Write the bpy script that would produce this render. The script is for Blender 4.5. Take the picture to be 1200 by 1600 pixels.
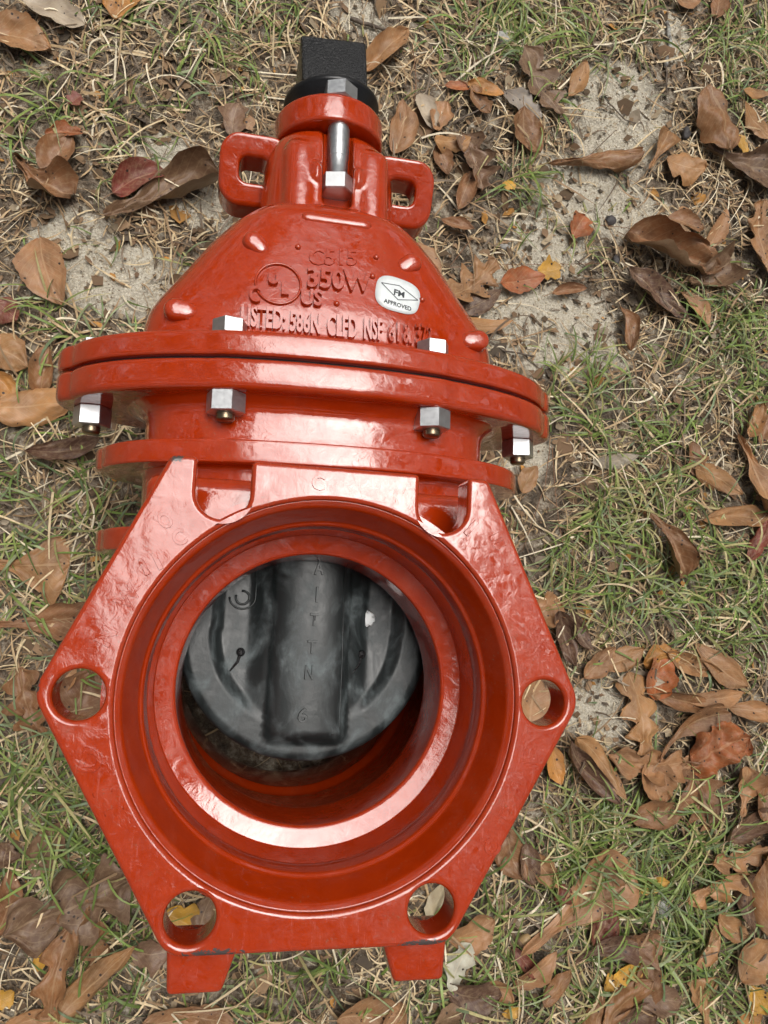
import bpy, bmesh, math, random
import numpy as np
from mathutils import Vector, Matrix, noise

for o in list(bpy.data.objects): bpy.data.objects.remove(o)
S = 0.0254                      # all shapes are written in inches and linked in metres
scene = bpy.context.scene
C = scene.collection
R = math.radians

# ------------------------------------------------------------------ camera
CAM = np.array([-2.0, 1.76, 27.32])                 # inches, ground at z = 0
AX = np.array([[0.97880024, 0.04038009, 0.20079725],   # right
               [0.06672296, -0.98975751, -0.12620668],  # down
               [0.19364435, 0.13692891, -0.97146917]])  # forward
cd = bpy.data.cameras.new('camera'); cam = bpy.data.objects.new('camera', cd); C.objects.link(cam)
cd.sensor_fit = 'VERTICAL'; cd.sensor_height = 32; cd.sensor_width = 24; cd.lens = 23.1
cd.clip_start = 0.01; cd.clip_end = 200
r_, d_, f_ = AX
cam.matrix_world = Matrix(((r_[0], -d_[0], -f_[0], CAM[0]*S), (r_[1], -d_[1], -f_[1], CAM[1]*S),
                           (r_[2], -d_[2], -f_[2], CAM[2]*S), (0, 0, 0, 1)))
scene.camera = cam

# ------------------------------------------------------------------ world and sun: bright overcast, light from the top of the frame
SUN = Vector((0.13, 0.22, 0.95)).normalized()
w = bpy.data.worlds.new('World'); scene.world = w; w.use_nodes = True
nt = w.node_tree; nt.nodes.clear()
def wn(t, **k):
    n = nt.nodes.new(t)
    for a, b in k.items(): setattr(n, a, b)
    return n
sky = wn('ShaderNodeTexSky', sky_type='NISHITA', sun_disc=False)
sky.sun_elevation = math.asin(SUN.z); sky.sun_rotation = math.atan2(SUN.x, SUN.y)
sky.dust_density = 5.0; sky.air_density = 1.0; sky.ozone_density = 1.0
hs = wn('ShaderNodeHueSaturation'); hs.inputs['Saturation'].default_value = 0.22
nt.links.new(sky.outputs[0], hs.inputs['Color'])
tc = wn('ShaderNodeTexCoord')
cn = wn('ShaderNodeTexNoise'); cn.inputs['Scale'].default_value = 2.6; cn.inputs['Detail'].default_value = 6
nt.links.new(tc.outputs['Generated'], cn.inputs['Vector'])
cr = wn('ShaderNodeValToRGB'); cr.color_ramp.elements[0].position = 0.38; cr.color_ramp.elements[1].position = 0.62
cr.color_ramp.elements[0].color = (0.62, 0.62, 0.64, 1); cr.color_ramp.elements[1].color = (2.1, 2.07, 2.0, 1)
nt.links.new(cn.outputs['Fac'], cr.inputs[0])
mx = wn('ShaderNodeMix', data_type='RGBA', blend_type='MULTIPLY'); mx.inputs[0].default_value = 1
nt.links.new(hs.outputs[0], mx.inputs[6]); nt.links.new(cr.outputs[0], mx.inputs[7])
bg = wn('ShaderNodeBackground'); bg.inputs['Strength'].default_value = 0.12
nt.links.new(mx.outputs[2], bg.inputs[0])
wo = wn('ShaderNodeOutputWorld'); nt.links.new(bg.outputs[0], wo.inputs[0])
sd = bpy.data.lights.new('sun', 'SUN'); sd.energy = 1.5; sd.angle = R(48); sd.color = (1, 0.96, 0.9)
so = bpy.data.objects.new('sun', sd); C.objects.link(so)
so.rotation_euler = (-SUN).to_track_quat('-Z', 'Y').to_euler()
scene.view_settings.view_transform = 'Standard'; scene.view_settings.look = 'None'
scene.view_settings.exposure = 0.42; scene.view_settings.gamma = 1
scene.render.engine = 'CYCLES'

# ------------------------------------------------------------------ helpers
def pix(px, py, z=0.0):
    "point at height z (inches) that stands where the photograph shows it"
    d = AX.T @ np.array([(px-600)/1155, (py-800)/1155, 1.0])
    s = (z-CAM[2])/d[2]
    return CAM + s*d
def gh(x, y):
    v = noise.noise(Vector((x*0.11, y*0.11, 3.1)))*0.45 + noise.noise(Vector((x*0.45, y*0.45, 7.7)))*0.16
    k = min(1.0, max(0.0, (math.hypot(x/7.0, (y)/6.5)-0.8)/0.5))
    return v*k
def tag(o, label=None, cat=None, group=None, kind=None):
    if label: o['label'] = label
    if cat: o['category'] = cat
    if group: o['group'] = group
    if kind: o['kind'] = kind
    return o
def link(name, me, mat=None, parent=None, smooth=True, loc=None, scaled=False):
    if not scaled: me.transform(Matrix.Scale(S, 4))
    if mat is not None and not me.materials: me.materials.append(mat)
    if smooth: me.polygons.foreach_set('use_smooth', [True]*len(me.polygons))
    o = bpy.data.objects.new(name, me); C.objects.link(o)
    if parent is not None: o.parent = parent
    if loc is not None: o.location = Vector(loc)*S
    return o
def sharp(o, deg=35):
    me = o.data; bm = bmesh.new(); bm.from_mesh(me)
    for e in bm.edges:
        if len(e.link_faces) == 2 and e.calc_face_angle(0) > R(deg): e.smooth = False
    bm.to_mesh(me); bm.free()
def wnorm(o):
    m = o.modifiers.new('wn', 'WEIGHTED_NORMAL'); m.keep_sharp = True; m.weight = 80
def mesh_of(V, F):
    me = bpy.data.meshes.new('m'); me.from_pydata([tuple(map(float, v)) for v in V], [], F); me.update(); return me
def from_bm(bm):
    me = bpy.data.meshes.new('m'); bmesh.ops.recalc_face_normals(bm, faces=bm.faces[:]); bm.to_mesh(me); bm.free(); return me
def bez_round(P, rad, seg=5):
    "polyline in any dimension with its corners rounded"
    P = [np.array(p, float) for p in P]; out = [P[0]]
    for i in range(1, len(P)-1):
        r = rad[i] if hasattr(rad, '__len__') else rad
        a, b, c = P[i-1], P[i], P[i+1]
        la, lc = np.linalg.norm(a-b), np.linalg.norm(c-b)
        t = min(r, la*0.49, lc*0.49)
        if t < 1e-4: out.append(b); continue
        p0 = b+(a-b)/la*t; p2 = b+(c-b)/lc*t
        for k in range(seg+1):
            u = k/seg; out.append((1-u)**2*p0+2*u*(1-u)*b+u*u*p2)
    out.append(P[-1]); return out
def loft(rings, cap0=True, cap1=True):
    n = len(rings[0]); V = [p for r in rings for p in r]; F = []
    for i in range(len(rings)-1):
        for j in range(n):
            k = (j+1) % n
            F.append((i*n+j, i*n+k, (i+1)*n+k, (i+1)*n+j))
    if cap0: F.append(tuple(range(n))[::-1])
    if cap1: F.append(tuple((len(rings)-1)*n+j for j in range(n)))
    me = mesh_of(V, F); bm = bmesh.new(); bm.from_mesh(me); bpy.data.meshes.remove(me)
    return from_bm(bm)
def lathe(profile, axis='z', c=(0, 0, 0), n=96, closed=False, caps=True):
    "profile = (radius, height along axis)"
    rings = []
    for r, h in profile:
        ring = []
        for j in range(n):
            t = 2*math.pi*j/n; a, b = r*math.cos(t), r*math.sin(t)
            ring.append((c[0]+a, c[1]+b, c[2]+h) if axis == 'z' else (c[0]+a, c[1]+h, c[2]-b) if axis == 'y' else (c[0]+h, c[1]+a, c[2]+b))
        rings.append(ring)
    if closed: rings.append(rings[0]); return loft_closed(rings)
    return loft(rings, caps, caps)
def loft_closed(rings):
    rings = rings[:-1]; m = len(rings); n = len(rings[0]); V = [p for r in rings for p in r]; F = []
    for i in range(m):
        i2 = (i+1) % m
        for j in range(n):
            k = (j+1) % n; F.append((i*n+j, i*n+k, i2*n+k, i2*n+j))
    me = mesh_of(V, F); bm = bmesh.new(); bm.from_mesh(me); return from_bm(bm)
def boxbm(bm, c, s, bevel=0.0, seg=3, rot=None, taper=None):
    r = bmesh.ops.create_cube(bm, size=1)['verts']
    for v in r:
        v.co = Vector((v.co.x*s[0], v.co.y*s[1], v.co.z*s[2]))
        if taper: taper(v)
        if rot is not None: v.co = rot @ v.co
        v.co += Vector(c)
    if bevel:
        es = list({e for v in r for e in v.link_edges})
        bmesh.ops.bevel(bm, geom=es, offset=bevel, segments=seg, affect='EDGES', profile=0.5)
def curve_plate(loops, z0, thick, bev, res=4):
    "flat plate with rounded rims from closed 2D loops (first = outline, rest = holes), top face at z0"
    cu = bpy.data.curves.new('c', 'CURVE'); cu.dimensions = '2D'; cu.fill_mode = 'BOTH'
    for L in loops:
        sp = cu.splines.new('POLY'); sp.points.add(len(L)-1)
        for i, p in enumerate(L): sp.points[i].co = (p[0], p[1], 0, 1)
        sp.use_cyclic_u = True
    cu.extrude = thick/2-bev; cu.bevel_depth = bev; cu.bevel_resolution = res; cu.offset = -bev
    o = bpy.data.objects.new('t', cu); C.objects.link(o)
    dg = bpy.context.evaluated_depsgraph_get(); me = bpy.data.meshes.new_from_object(o.evaluated_get(dg))
    bpy.data.objects.remove(o)
    me.transform(Matrix.Translation((0, 0, z0-thick/2)))
    bm = bmesh.new(); bm.from_mesh(me); bmesh.ops.remove_doubles(bm, verts=bm.verts[:], dist=0.0005)
    me.materials.clear()
    return from_bm(bm)
def circ(x, y, r, n=64): return [(x+r*math.cos(2*math.pi*i/n), y+r*math.sin(2*math.pi*i/n)) for i in range(n)]
def text_mesh(s, thick=0.06, bev=0.02, off=0.02):
    "returns mesh normalised to x 0..1, y 0..1 (cap height), z = height in inches"
    cu = bpy.data.curves.new('t', 'FONT'); cu.body = s; cu.size = 1; cu.offset = off
    cu.extrude = 0.01; cu.bevel_depth = 0.012; cu.bevel_resolution = 1; cu.resolution_u = 3
    o = bpy.data.objects.new('t', cu); C.objects.link(o)
    dg = bpy.context.evaluated_depsgraph_get(); me = bpy.data.meshes.new_from_object(o.evaluated_get(dg))
    bpy.data.objects.remove(o)
    n = len(me.vertices); a = np.zeros(n*3); me.vertices.foreach_get('co', a); a = a.reshape(n, 3)
    a[:, 0] = (a[:, 0]-a[:, 0].min())/(a[:, 0].max()-a[:, 0].min())
    a[:, 1] = (a[:, 1]-a[:, 1].min())/(a[:, 1].max()-a[:, 1].min())
    a[:, 2] = a[:, 2]/0.022*thick
    me.vertices.foreach_set('co', a.ravel()); me.materials.clear()
    return me
def map_mesh(me, fn):
    for v in me.vertices: v.co = Vector(fn(*v.co))
    return me
def join_meshes(ms):
    bm = bmesh.new()
    for m in ms: bm.from_mesh(m)
    me = bpy.data.meshes.new('j'); bm.to_mesh(me); bm.free(); return me
def boolean(o, cutter, op='DIFFERENCE', hide=True):
    m = o.modifiers.new('b', 'BOOLEAN'); m.object = cutter; m.operation = op; m.solver = 'EXACT'
    dg = bpy.context.evaluated_depsgraph_get(); me = bpy.data.meshes.new_from_object(o.evaluated_get(dg))
    o.modifiers.remove(m); o.data = me; bpy.data.objects.remove(cutter)

# ------------------------------------------------------------------ materials
class M:
    def __init__(s, name):
        s.m = bpy.data.materials.new(name); s.m.use_nodes = True; s.t = s.m.node_tree; s.p = s.t.nodes['Principled BSDF']
    def n(s, t, ins=None, **k):
        x = s.t.nodes.new(t)
        for a, b in k.items(): setattr(x, a, b)
        for a, b in (ins or {}).items(): s.set(x.inputs[a], b)
        return x
    def set(s, sock, v):
        if hasattr(v, 'is_output') or isinstance(v, bpy.types.NodeSocket): s.t.links.new(v, sock)
        else: sock.default_value = v
    def P(s, **k):
        for a, b in k.items(): s.set(s.p.inputs[a.replace('_', ' ')], b)
    def pos(s): return s.n('ShaderNodeTexCoord').outputs['Object']
    def noise(s, scale, detail=4, vec=None, rough=0.55, dist=0.0):
        x = s.n('ShaderNodeTexNoise', {'Scale': scale, 'Detail': detail, 'Roughness': rough, 'Distortion': dist})
        s.t.links.new(vec or s.pos(), x.inputs['Vector']); return x.outputs['Fac']
    def ramp(s, fac, stops, interp='LINEAR'):
        x = s.n('ShaderNodeValToRGB'); cr = x.color_ramp; cr.interpolation = interp
        while len(cr.elements) < len(stops): cr.elements.new(0.5)
        for e, (p, c) in zip(cr.elements, stops):
            e.position = p; e.color = (c, c, c, 1) if isinstance(c, (int, float)) else (*c, 1)
        s.t.links.new(fac, x.inputs[0]); return x.outputs[0]
    def mix(s, fac, a, b, mode='MIX'):
        x = s.n('ShaderNodeMix', data_type='RGBA', blend_type=mode)
        s.set(x.inputs[0], fac)
        for i, v in ((6, a), (7, b)):
            s.set(x.inputs[i], (*v, 1) if isinstance(v, tuple) and len(v) == 3 else v)
        return x.outputs[2]
    def math(s, op, a, b=0.0, c=0.0):
        x = s.n('ShaderNodeMath', operation=op)
        for i, v in enumerate((a, b, c)): s.set(x.inputs[i], v)
        return x.outputs[0]
    def bump(s, h, strength, dist, nrm=None):
        x = s.n('ShaderNodeBump', {'Height': h, 'Strength': strength, 'Distance': dist})
        if nrm is not None: s.t.links.new(nrm, x.inputs['Normal'])
        return x.outputs[0]
# red epoxy on cast iron
def red_paint(name, wavy, chips=False):
    m = M(name)
    fine = m.noise(900, 2); mid = m.noise(160, 3, dist=0.4); low = m.noise(42, 2)
    dust = m.noise(75, 8, rough=0.7)
    mus = m.ramp(m.noise(110, 5, rough=0.6, dist=1.2), [(0.45, 0.0), (0.62, 1.0)]); b = m.bump(low, 0.5*wavy, 0.0045); b = m.bump(mus, 0.35*wavy, 0.0004, b); b = m.bump(mid, 0.4*wavy, 0.00035, b); b = m.bump(fine, 0.15, 0.00004, b)
    col = m.ramp(dust, [(0.3, (0.36, 0.027, 0.0015)), (0.7, (0.44, 0.037, 0.0025))])
    # dust specks and small pits
    sp = m.n('ShaderNodeTexVoronoi', {'Scale': 330.0, 'Randomness': 1.0}, feature='F1'); m.t.links.new(m.pos(), sp.inputs['Vector'])
    spk = m.math('MULTIPLY', m.math('LESS_THAN', sp.outputs['Distance'], 0.055), m.math('GREATER_THAN', dust, 0.56))
    col = m.mix(spk, col, (0.16, 0.03, 0.015))
    film = m.noise(28, 9, rough=0.72, dist=0.8)
    col = m.mix(m.ramp(film, [(0.50, 0.0), (0.72, 0.18)]), col, (0.42, 0.13, 0.085))
    grime = m.noise(520, 4, rough=0.6)
    col = m.mix(m.math('MULTIPLY', m.ramp(film, [(0.46, 0.0), (0.60, 1.0)]), m.ramp(grime, [(0.60, 0.0), (0.70, 0.55)])), col, (0.20, 0.11, 0.06))
    rough = m.math('ADD', m.ramp(dust, [(0.35, 0.05), (0.75, 0.16)]), m.ramp(film, [(0.5, 0.0), (0.75, 0.16)]))
    if chips:
        v = m.n('ShaderNodeSeparateXYZ'); m.t.links.new(m.pos(), v.inputs[0])
        fac = None
        for (x, y, z, rx, ry) in CHIPS:
            dx = m.math('DIVIDE', m.math('SUBTRACT', v.outputs[0], x*S), rx*S); dy = m.math('DIVIDE', m.math('SUBTRACT', v.outputs[1], y*S), ry*S)
            q = m.math('ADD', m.math('MULTIPLY', dx, dx), m.math('MULTIPLY', dy, dy))
            q = m.math('SUBTRACT', 1.0, q, 0.0); q = m.math('MAXIMUM', q, 0.0)
            fac = q if fac is None else m.math('MAXIMUM', fac, q)
        ns = m.noise(420, 6, rough=0.75)
        k = m.math('GREATER_THAN', m.math('MULTIPLY', fac, ns), 0.43)
        col = m.mix(k, col, (0.06, 0.045, 0.04)); rough = m.math('MAXIMUM', rough, m.math('MULTIPLY', k, 0.7))
        scr = m.noise(60, 5, vec=m.n('ShaderNodeMapping', {'Vector': m.pos(), 'Scale': (9.0, 1.2, 1.0), 'Rotation': (0, 0, 0.35)}).outputs[0])
        rough = m.math('ADD', rough, m.ramp(scr, [(0.5, 0.0), (0.72, 0.22)]))
    m.P(Base_Color=col, Roughness=rough, Normal=b, Coat_Weight=m.ramp(film, [(0.5, 0.8), (0.72, 0.35)]), Coat_Roughness=0.02, Coat_IOR=1.55, Coat_Normal=b)
    m.p.inputs['Specular IOR Level'].default_value = 0.45
    return m.m
CHIPS = [(-1.9, -4.75, 0, 1.2, 0.22), (2.2, -4.74, 0, 1.1, 0.2), (-3.3, 4.75, 0, 0.35, 0.25), (2.6, 4.8, 0, 0.4, 0.15), (-5.5, 0.1, 0, 0.12, 0.3)]
RED = red_paint('red_epoxy', 0.30); REDF = red_paint('red_epoxy_face', 0.30, True); REDS = red_paint('red_epoxy_smooth', 0.2)
# zinc
m = M('zinc'); nz = m.noise(350, 5); m.P(Base_Color=m.ramp(nz, [(0.3, (0.56, 0.57, 0.58)), (0.7, (0.64, 0.65, 0.66))]), Metallic=1.0, Roughness=m.ramp(nz, [(0.3, 0.34), (0.7, 0.48)]), Normal=m.bump(nz, 0.12, 0.0001)); ZINC = m.m
m = M('thread_brass'); m.P(Base_Color=(0.27, 0.21, 0.14, 1), Metallic=1.0, Roughness=0.35); BRASS = m.m
# black cast iron nut: orange peel texture
m = M('black_casting'); v = m.noise(620, 3); m.P(Base_Color=(0.008, 0.008, 0.009, 1), Roughness=0.26, Normal=m.bump(v, 1.0, 0.0018)); BLACK = m.m
m = M('black_casting_smooth'); v = m.noise(500, 3); m.P(Base_Color=(0.008, 0.008, 0.009, 1), Roughness=0.3, Normal=m.bump(v, 0.4, 0.0005)); BLACK2 = m.m
# wedge rubber with chalky smears
m = M('black_rubber')
tcv = m.n('ShaderNodeMapping', {'Vector': m.pos(), 'Scale': (1.0, 0.6, 1.0)}).outputs[0]
a = m.noise(55, 8, vec=tcv, rough=0.62, dist=0.6); b2 = m.noise(300, 5)
sm = m.ramp(a, [(0.46, 0.0), (0.56, 0.35), (0.66, 1.0)])
col = m.mix(m.math('MULTIPLY', sm, m.ramp(b2, [(0.3, 0.5), (0.7, 1.0)])), (0.018, 0.0235, 0.024), (0.135, 0.165, 0.17))
m.P(Base_Color=col, Roughness=m.ramp(a, [(0.4, 0.32), (0.65, 0.6)]), Normal=m.bump(m.noise(130, 6), 0.25, 0.0010)); RUBBER = m.m
m = M('white_vinyl'); m.P(Base_Color=m.ramp(m.noise(200, 4), [(0.4, (0.74, 0.78, 0.78)), (0.7, (0.82, 0.85, 0.84))]), Roughness=0.35); VINYL = m.m
m = M('black_ink'); m.P(Base_Color=(0.03, 0.035, 0.04, 1), Roughness=0.5); INK = m.m
m = M('grey_plastic'); m.P(Base_Color=(0.30, 0.33, 0.33, 1), Roughness=0.45); GREY = m.m
m = M('clay'); m.P(Base_Color=(0.5, 0.36, 0.22, 1), Roughness=0.9); CLAY = m.m

# ================================================================== THE VALVE (z up, port axis vertical, stem along +y; ground z = 0, front face z = 12)
def on_axis(name, loc):
    o = bpy.data.objects.new(name, None); C.objects.link(o); o.location = Vector(loc)*S; o.empty_display_size = 0.05; return o
valve = on_axis('gate_valve', (0, 0, 0))
tag(valve, 'glossy red gate valve lying face up with a black square operating nut', 'gate valve')
ZF, ZM = 12.0, 6.0

# ---- front and rear hexagonal flanges
HEXP = [(2.75, -4.80, .34), (5.58, 0.0, .42), (3.36, 4.81, .14), (2.93, 4.81, .10)]
def arc(cx, cy, r, a0, a1, n=18): return [(cx+r*math.cos(R(a0+(a1-a0)*i/n)), cy+r*math.sin(R(a0+(a1-a0)*i/n))) for i in range(n+1)]
def outline():
    def rnd(P):
        pts = [np.array(p[:2]) for p in P]; out = [pts[0]]
        for i in range(1, len(P)-1): 
            out += bez_round([pts[i-1], pts[i], pts[i+1]], P[i][2], 6)[1:-1]
        out.append(pts[-1]); return out
    sl = 2.37; r = .55
    right = rnd([(0, -4.80, 0), (2.77, -4.80, .36), (5.60, 0.02, .34), (3.38, 4.81, .14), (sl+r, 4.81, .12), (sl+r, 4.1, 0)])
    sr = arc(sl, 4.1, r, 0, -180)
    mid = rnd([(sl-r, 4.1, 0), (sl-r, 4.80, .12), (-(sl-r-.05), 4.80, .12), (-(sl-r-.05), 4.1, 0)])
    slf = arc(-sl+.05, 4.1, r, 0, -180)
    left = rnd([(-(sl+r-.05), 4.1, 0), (-(sl+r-.05), 4.81, .12), (-3.40, 4.81, .14), (-5.60, 0.02, .34), (-2.77, -4.80, .36), (0, -4.80, 0)])
    L = list(right)+sr+list(mid)+slf+list(left)[:-1]
    out = []
    for p in L:
        if not out or math.hypot(p[0]-out[-1][0], p[1]-out[-1][1]) > 0.012: out.append((float(p[0]), float(p[1])))
    return out
loops = [outline(), circ(0, 0, 4.10, 160)]+[circ(4.75*math.cos(R(a)), 4.75*math.sin(R(a)), .485, 48) for a in (0, 180, 240, 300)]
fl = link('front_flange', curve_plate(loops, ZF, 0.85, 0.10), REDF, valve); sharp(fl, 50); wnorm(fl)
loops2 = [[(x, y) for x, y in loops[0]]]+loops[1:]
fl2 = link('rear_flange', curve_plate(loops2, 0.85, 0.85, 0.10), RED, valve); wnorm(fl2)

# ---- raised casting marks on the front flange, mostly smothered in paint
def mark(s, x, y, hgt, wid, rot, th=0.035, par=fl, z=ZF, mat=REDF):
    me = text_mesh(s, th, off=0.03)
    ca, sa = math.cos(R(rot)), math.sin(R(rot))
    def f(u, v, w):
        u = (u-.5)*wid; v = (v-.5)*hgt; return (x+u*ca-v*sa, y+u*sa+v*ca, z-0.012+w)
    return link('raised_mark', map_mesh(me, f), mat, par)
mark('C', -.38, 4.45, .34, .28, 0, .045); mark('D', -4.40, -1.22, .44, .40, -14, .045); mark('I', -4.15, -1.78, .10, .36, 20, .03); mark('I', -3.92, -2.12, .09, .36, 22, .03)
mark('O', -3.42, 3.45, .36, .26, 40, .03); mark('C', -3.12, 3.12, .34, .26, 30, .03); mark('I', -3.50, 2.62, .36, .10, 30, .04); mark('I', -3.74, 2.50, .36, .10, 30, .04)
mark('W', -4.0, 1.90, .34, .5, 55, .03); mark('N', -4.34, 1.12, .32, .34, 65, .03); mark('I', 3.0, 3.70, .40, .12, -40, .04); mark('II', 3.62, 3.45, .26, .34, -60, .03)
mark('C', 3.62, -2.95, .38, .3, 60, .02); mark('D', 3.93, -2.26, .26, .26, 62, .02); mark('E', 4.45, -1.1, .34, .3, 80, .015)

# ---- bell interior / waterway: one lathed wall, mirrored to the rear
half = bez_round([(4.30, -0.5), (4.10, -0.10), (3.98, -0.20), (3.74, -0.90), (3.66, -.97), (3.60, -1.3), (3.585, -2.33), (3.12, -2.42), (3.07, -3.9), (3.18, -4.25), (3.62, -4.40), (3.75, -6.0)],
                 [0, .03, .12, .09, .09, .12, .03, .09, .1, .05, .1, 0], 5)
half = [(r, z) for r, z in half]
prof = [(r, ZF+z) for r, z in half]
prof += bez_round([(3.75, 6.0), (3.66, 4.4), (3.5, 4.1), (3.42, 2.42), (3.585, 2.33), (3.60, 1.3), (3.74, .90), (4.10, .10), (4.30, .5)], [0, .1, .05, .03, .03, .1, .09, .03, 0], 4)[1:]
prof += [(4.42, 0.5), (4.42, 2.6), (4.05, 3.2), (4.05, 8.8), (4.42, 9.4), (4.42, 11.5)]
bore = link('bell_bore', lathe(prof, 'z', n=160, closed=True), REDS, valve); sharp(bore, 60)

# ---- body: section shapes perpendicular to the stem axis
NA = 192
def poly_hull(circles, n=720):
    out = []
    for i in range(n):
        ph = 2*math.pi*i/n; nx, nz = math.cos(ph), math.sin(ph)
        b = max(circles, key=lambda c: c[0]*nx+c[1]*nz+c[2]); out.append((b[0]+b[2]*nx, b[1]+b[2]*nz))
    return np.array(out)
hull = poly_hull([(0, 2.42, .90), (0, -2.42, .90), (2.7, 2.15, .95), (-2.7, 2.15, .95), (2.7, -2.15, .95), (-2.7, -2.15, .95), (6.30, 0, .95), (-6.30, 0, .95)])
hull = hull/np.array([7.25, 3.32])
def polar_res(poly):
    th = np.unwrap(np.arctan2(poly[:, 1], poly[:, 0])); r = np.hypot(poly[:, 0], poly[:, 1])
    t = np.linspace(0, 2*math.pi, NA, endpoint=False)
    o = np.argsort(th % (2*math.pi)); return np.interp(t, (th % (2*math.pi))[o], r[o], period=2*math.pi)
TT = np.linspace(0, 2*math.pi, NA, endpoint=False)
R_L = polar_res(hull)
def r_se(n): return (np.abs(np.cos(TT))**n+np.abs(np.sin(TT))**n)**(-1/n)
R_S = r_se(2.7); R_C = r_se(2.0); R_B = r_se(3.3)
def section(y, a, b, k, base=R_S, cx=0.0, seam=0.0, zc=ZM):
    rr = R_L*k+base*(1-k)
    x = a*rr*np.cos(TT); z = b*rr*np.sin(TT)
    if seam:
        g = seam*np.exp(-((x-0.08)/0.035)**2); z = z+g*np.sign(z)
    return [(cx+x[i], y, zc+z[i]) for i in range(NA)]
ROT = Matrix.Translation((0, 8, ZM)) @ Matrix.Rotation(R(1.0), 4, 'Z') @ Matrix.Rotation(R(1.4), 4, 'Y') @ Matrix.Translation((0.16, -8, -ZM))
def upper(me): me.transform(ROT); return me
P = [(6.3, 2.4, 7.98, 1, 0), (7.27, 3.34, 7.98, 1, .16), (7.27, 3.34, 7.20, 1, .26), (6.9, 3.0, 7.20, 1, .05), (5.2, 2.86, 7.20, .1, .3), (4.86, 2.52, 6.9, 0, .2), (4.85, 2.52, 6.2, 0, .1),
     (4.86, 2.54, 5.97, 0, .22), (5.2, 2.85, 5.96, .3, .05), (6.10, 3.10, 5.96, .55, .10), (6.10, 3.10, 5.38, .55, .10), (5.1, 2.8, 5.38, .3, .05), (4.85, 2.52, 5.36, 0, .2), (4.82, 2.5, 3.9, 0, .1),
     (4.85, 2.52, 3.78, 0, .2), (5.95, 3.05, 3.77, .5, .10), (5.95, 3.05, 3.20, .5, .10), (4.85, 2.52, 3.19, 0, .2), (4.7, 2.5, 0, 0, .3), (4.3, 2.4, -2.8, 0, .8), (2.6, 2.0, -4.3, 0, .5), (0.4, .4, -4.5, 0, 0)]
pr = bez_round([p[:4] for p in P], [p[4] for p in P], 5)
me = upper(loft([section(p[2], p[0], p[1], p[3], seam=.03) for p in pr]))
body = link('valve_body', me, RED, valve)
cut = link('c', lathe([(3.95, -1), (3.95, 13)], 'z', n=96), RED)
boolean(body, cut); sharp(body, 60)
# shoulders joining the bell to the body
bm = bmesh.new(); boxbm(bm, (0, 1.9, 9.1), (8.2, 5.7, 2.2), .35, 4); me = from_bm(bm)
sh = link('bell_shoulder', me, RED, valve); boolean(sh, link('c', lathe([(3.97, -1), (3.97, 13)], 'z', n=96), RED)); sharp(sh, 50)
bm = bmesh.new(); boxbm(bm, (0, 1.9, 2.9), (8.2, 5.7, 2.2), .35, 4)
sh = link('bell_shoulder', from_bm(bm), RED, valve); boolean(sh, link('c', lathe([(3.97, -1), (3.97, 13)], 'z', n=96), RED)); sharp(sh, 50)
# feet
for zc, dz in ((ZF-.86, 1), (.86, -1)):
    for s in (-1, 1):
        bm = bmesh.new()
        def tp(v, s=s):
            if v.co.y < 0 and v.co.x*s < 0: v.co.x += s*0.33
            if v.co.y < 0 and v.co.x*s > 0: v.co.x -= s*0.07
        boxbm(bm, (s*2.08+(.06 if s > 0 else 0), -5.17, zc), (1.44, 1.0, .80), .10, 4, taper=tp)
        link('foot', from_bm(bm), REDF, valve)

# ---- bonnet: flange plus sloping dome
BY = [8.60, 9.6, 10.1, 11, 12, 12.6, 12.95, 13.25]; BA = [5.10, 5.05, 4.78, 4.12, 3.42, 2.88, 2.48, 2.1]; BB = [2.45, 2.40, 2.33, 2.2, 2.05, 1.96, 1.85, 1.6]
def bz(x, y):
    a = np.interp(y, BY, BA); b = np.interp(y, BY, BB); return ZM+b*max(0, 1-abs(x/a)**3.3)**(1/3.3)
P = [(6.3, 2.4, 8.07, 1, 0), (7.27, 3.34, 8.07, 1, .12), (7.27, 3.34, 8.70, 1, .18), (6.6, 3.0, 8.70, 1, .05), (5.4, 2.7, 8.72, .3, .2), (5.08, 2.45, 8.9, 0, .2)]
P += [(np.interp(y, BY, BA), np.interp(y, BY, BB), y, 0, .3) for y in (9.3, 9.75, 10.1, 10.5, 11, 11.5, 12, 12.35, 12.6, 12.95, 13.25)]
pr = bez_round([p[:4] for p in P], [p[4] for p in P], 5)
bonnet = link('bonnet', upper(loft([section(p[2], p[0], p[1], p[3], R_B, seam=.012 if p[2] < 8.8 else 0) for p in pr])), RED, valve); sharp(bonnet, 60)
# a black gasket fills the joint
link('gasket', upper(loft([section(7.95, 7.0, 3.1, 1), section(8.1, 7.0, 3.1, 1)])), INK, valve)

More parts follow.
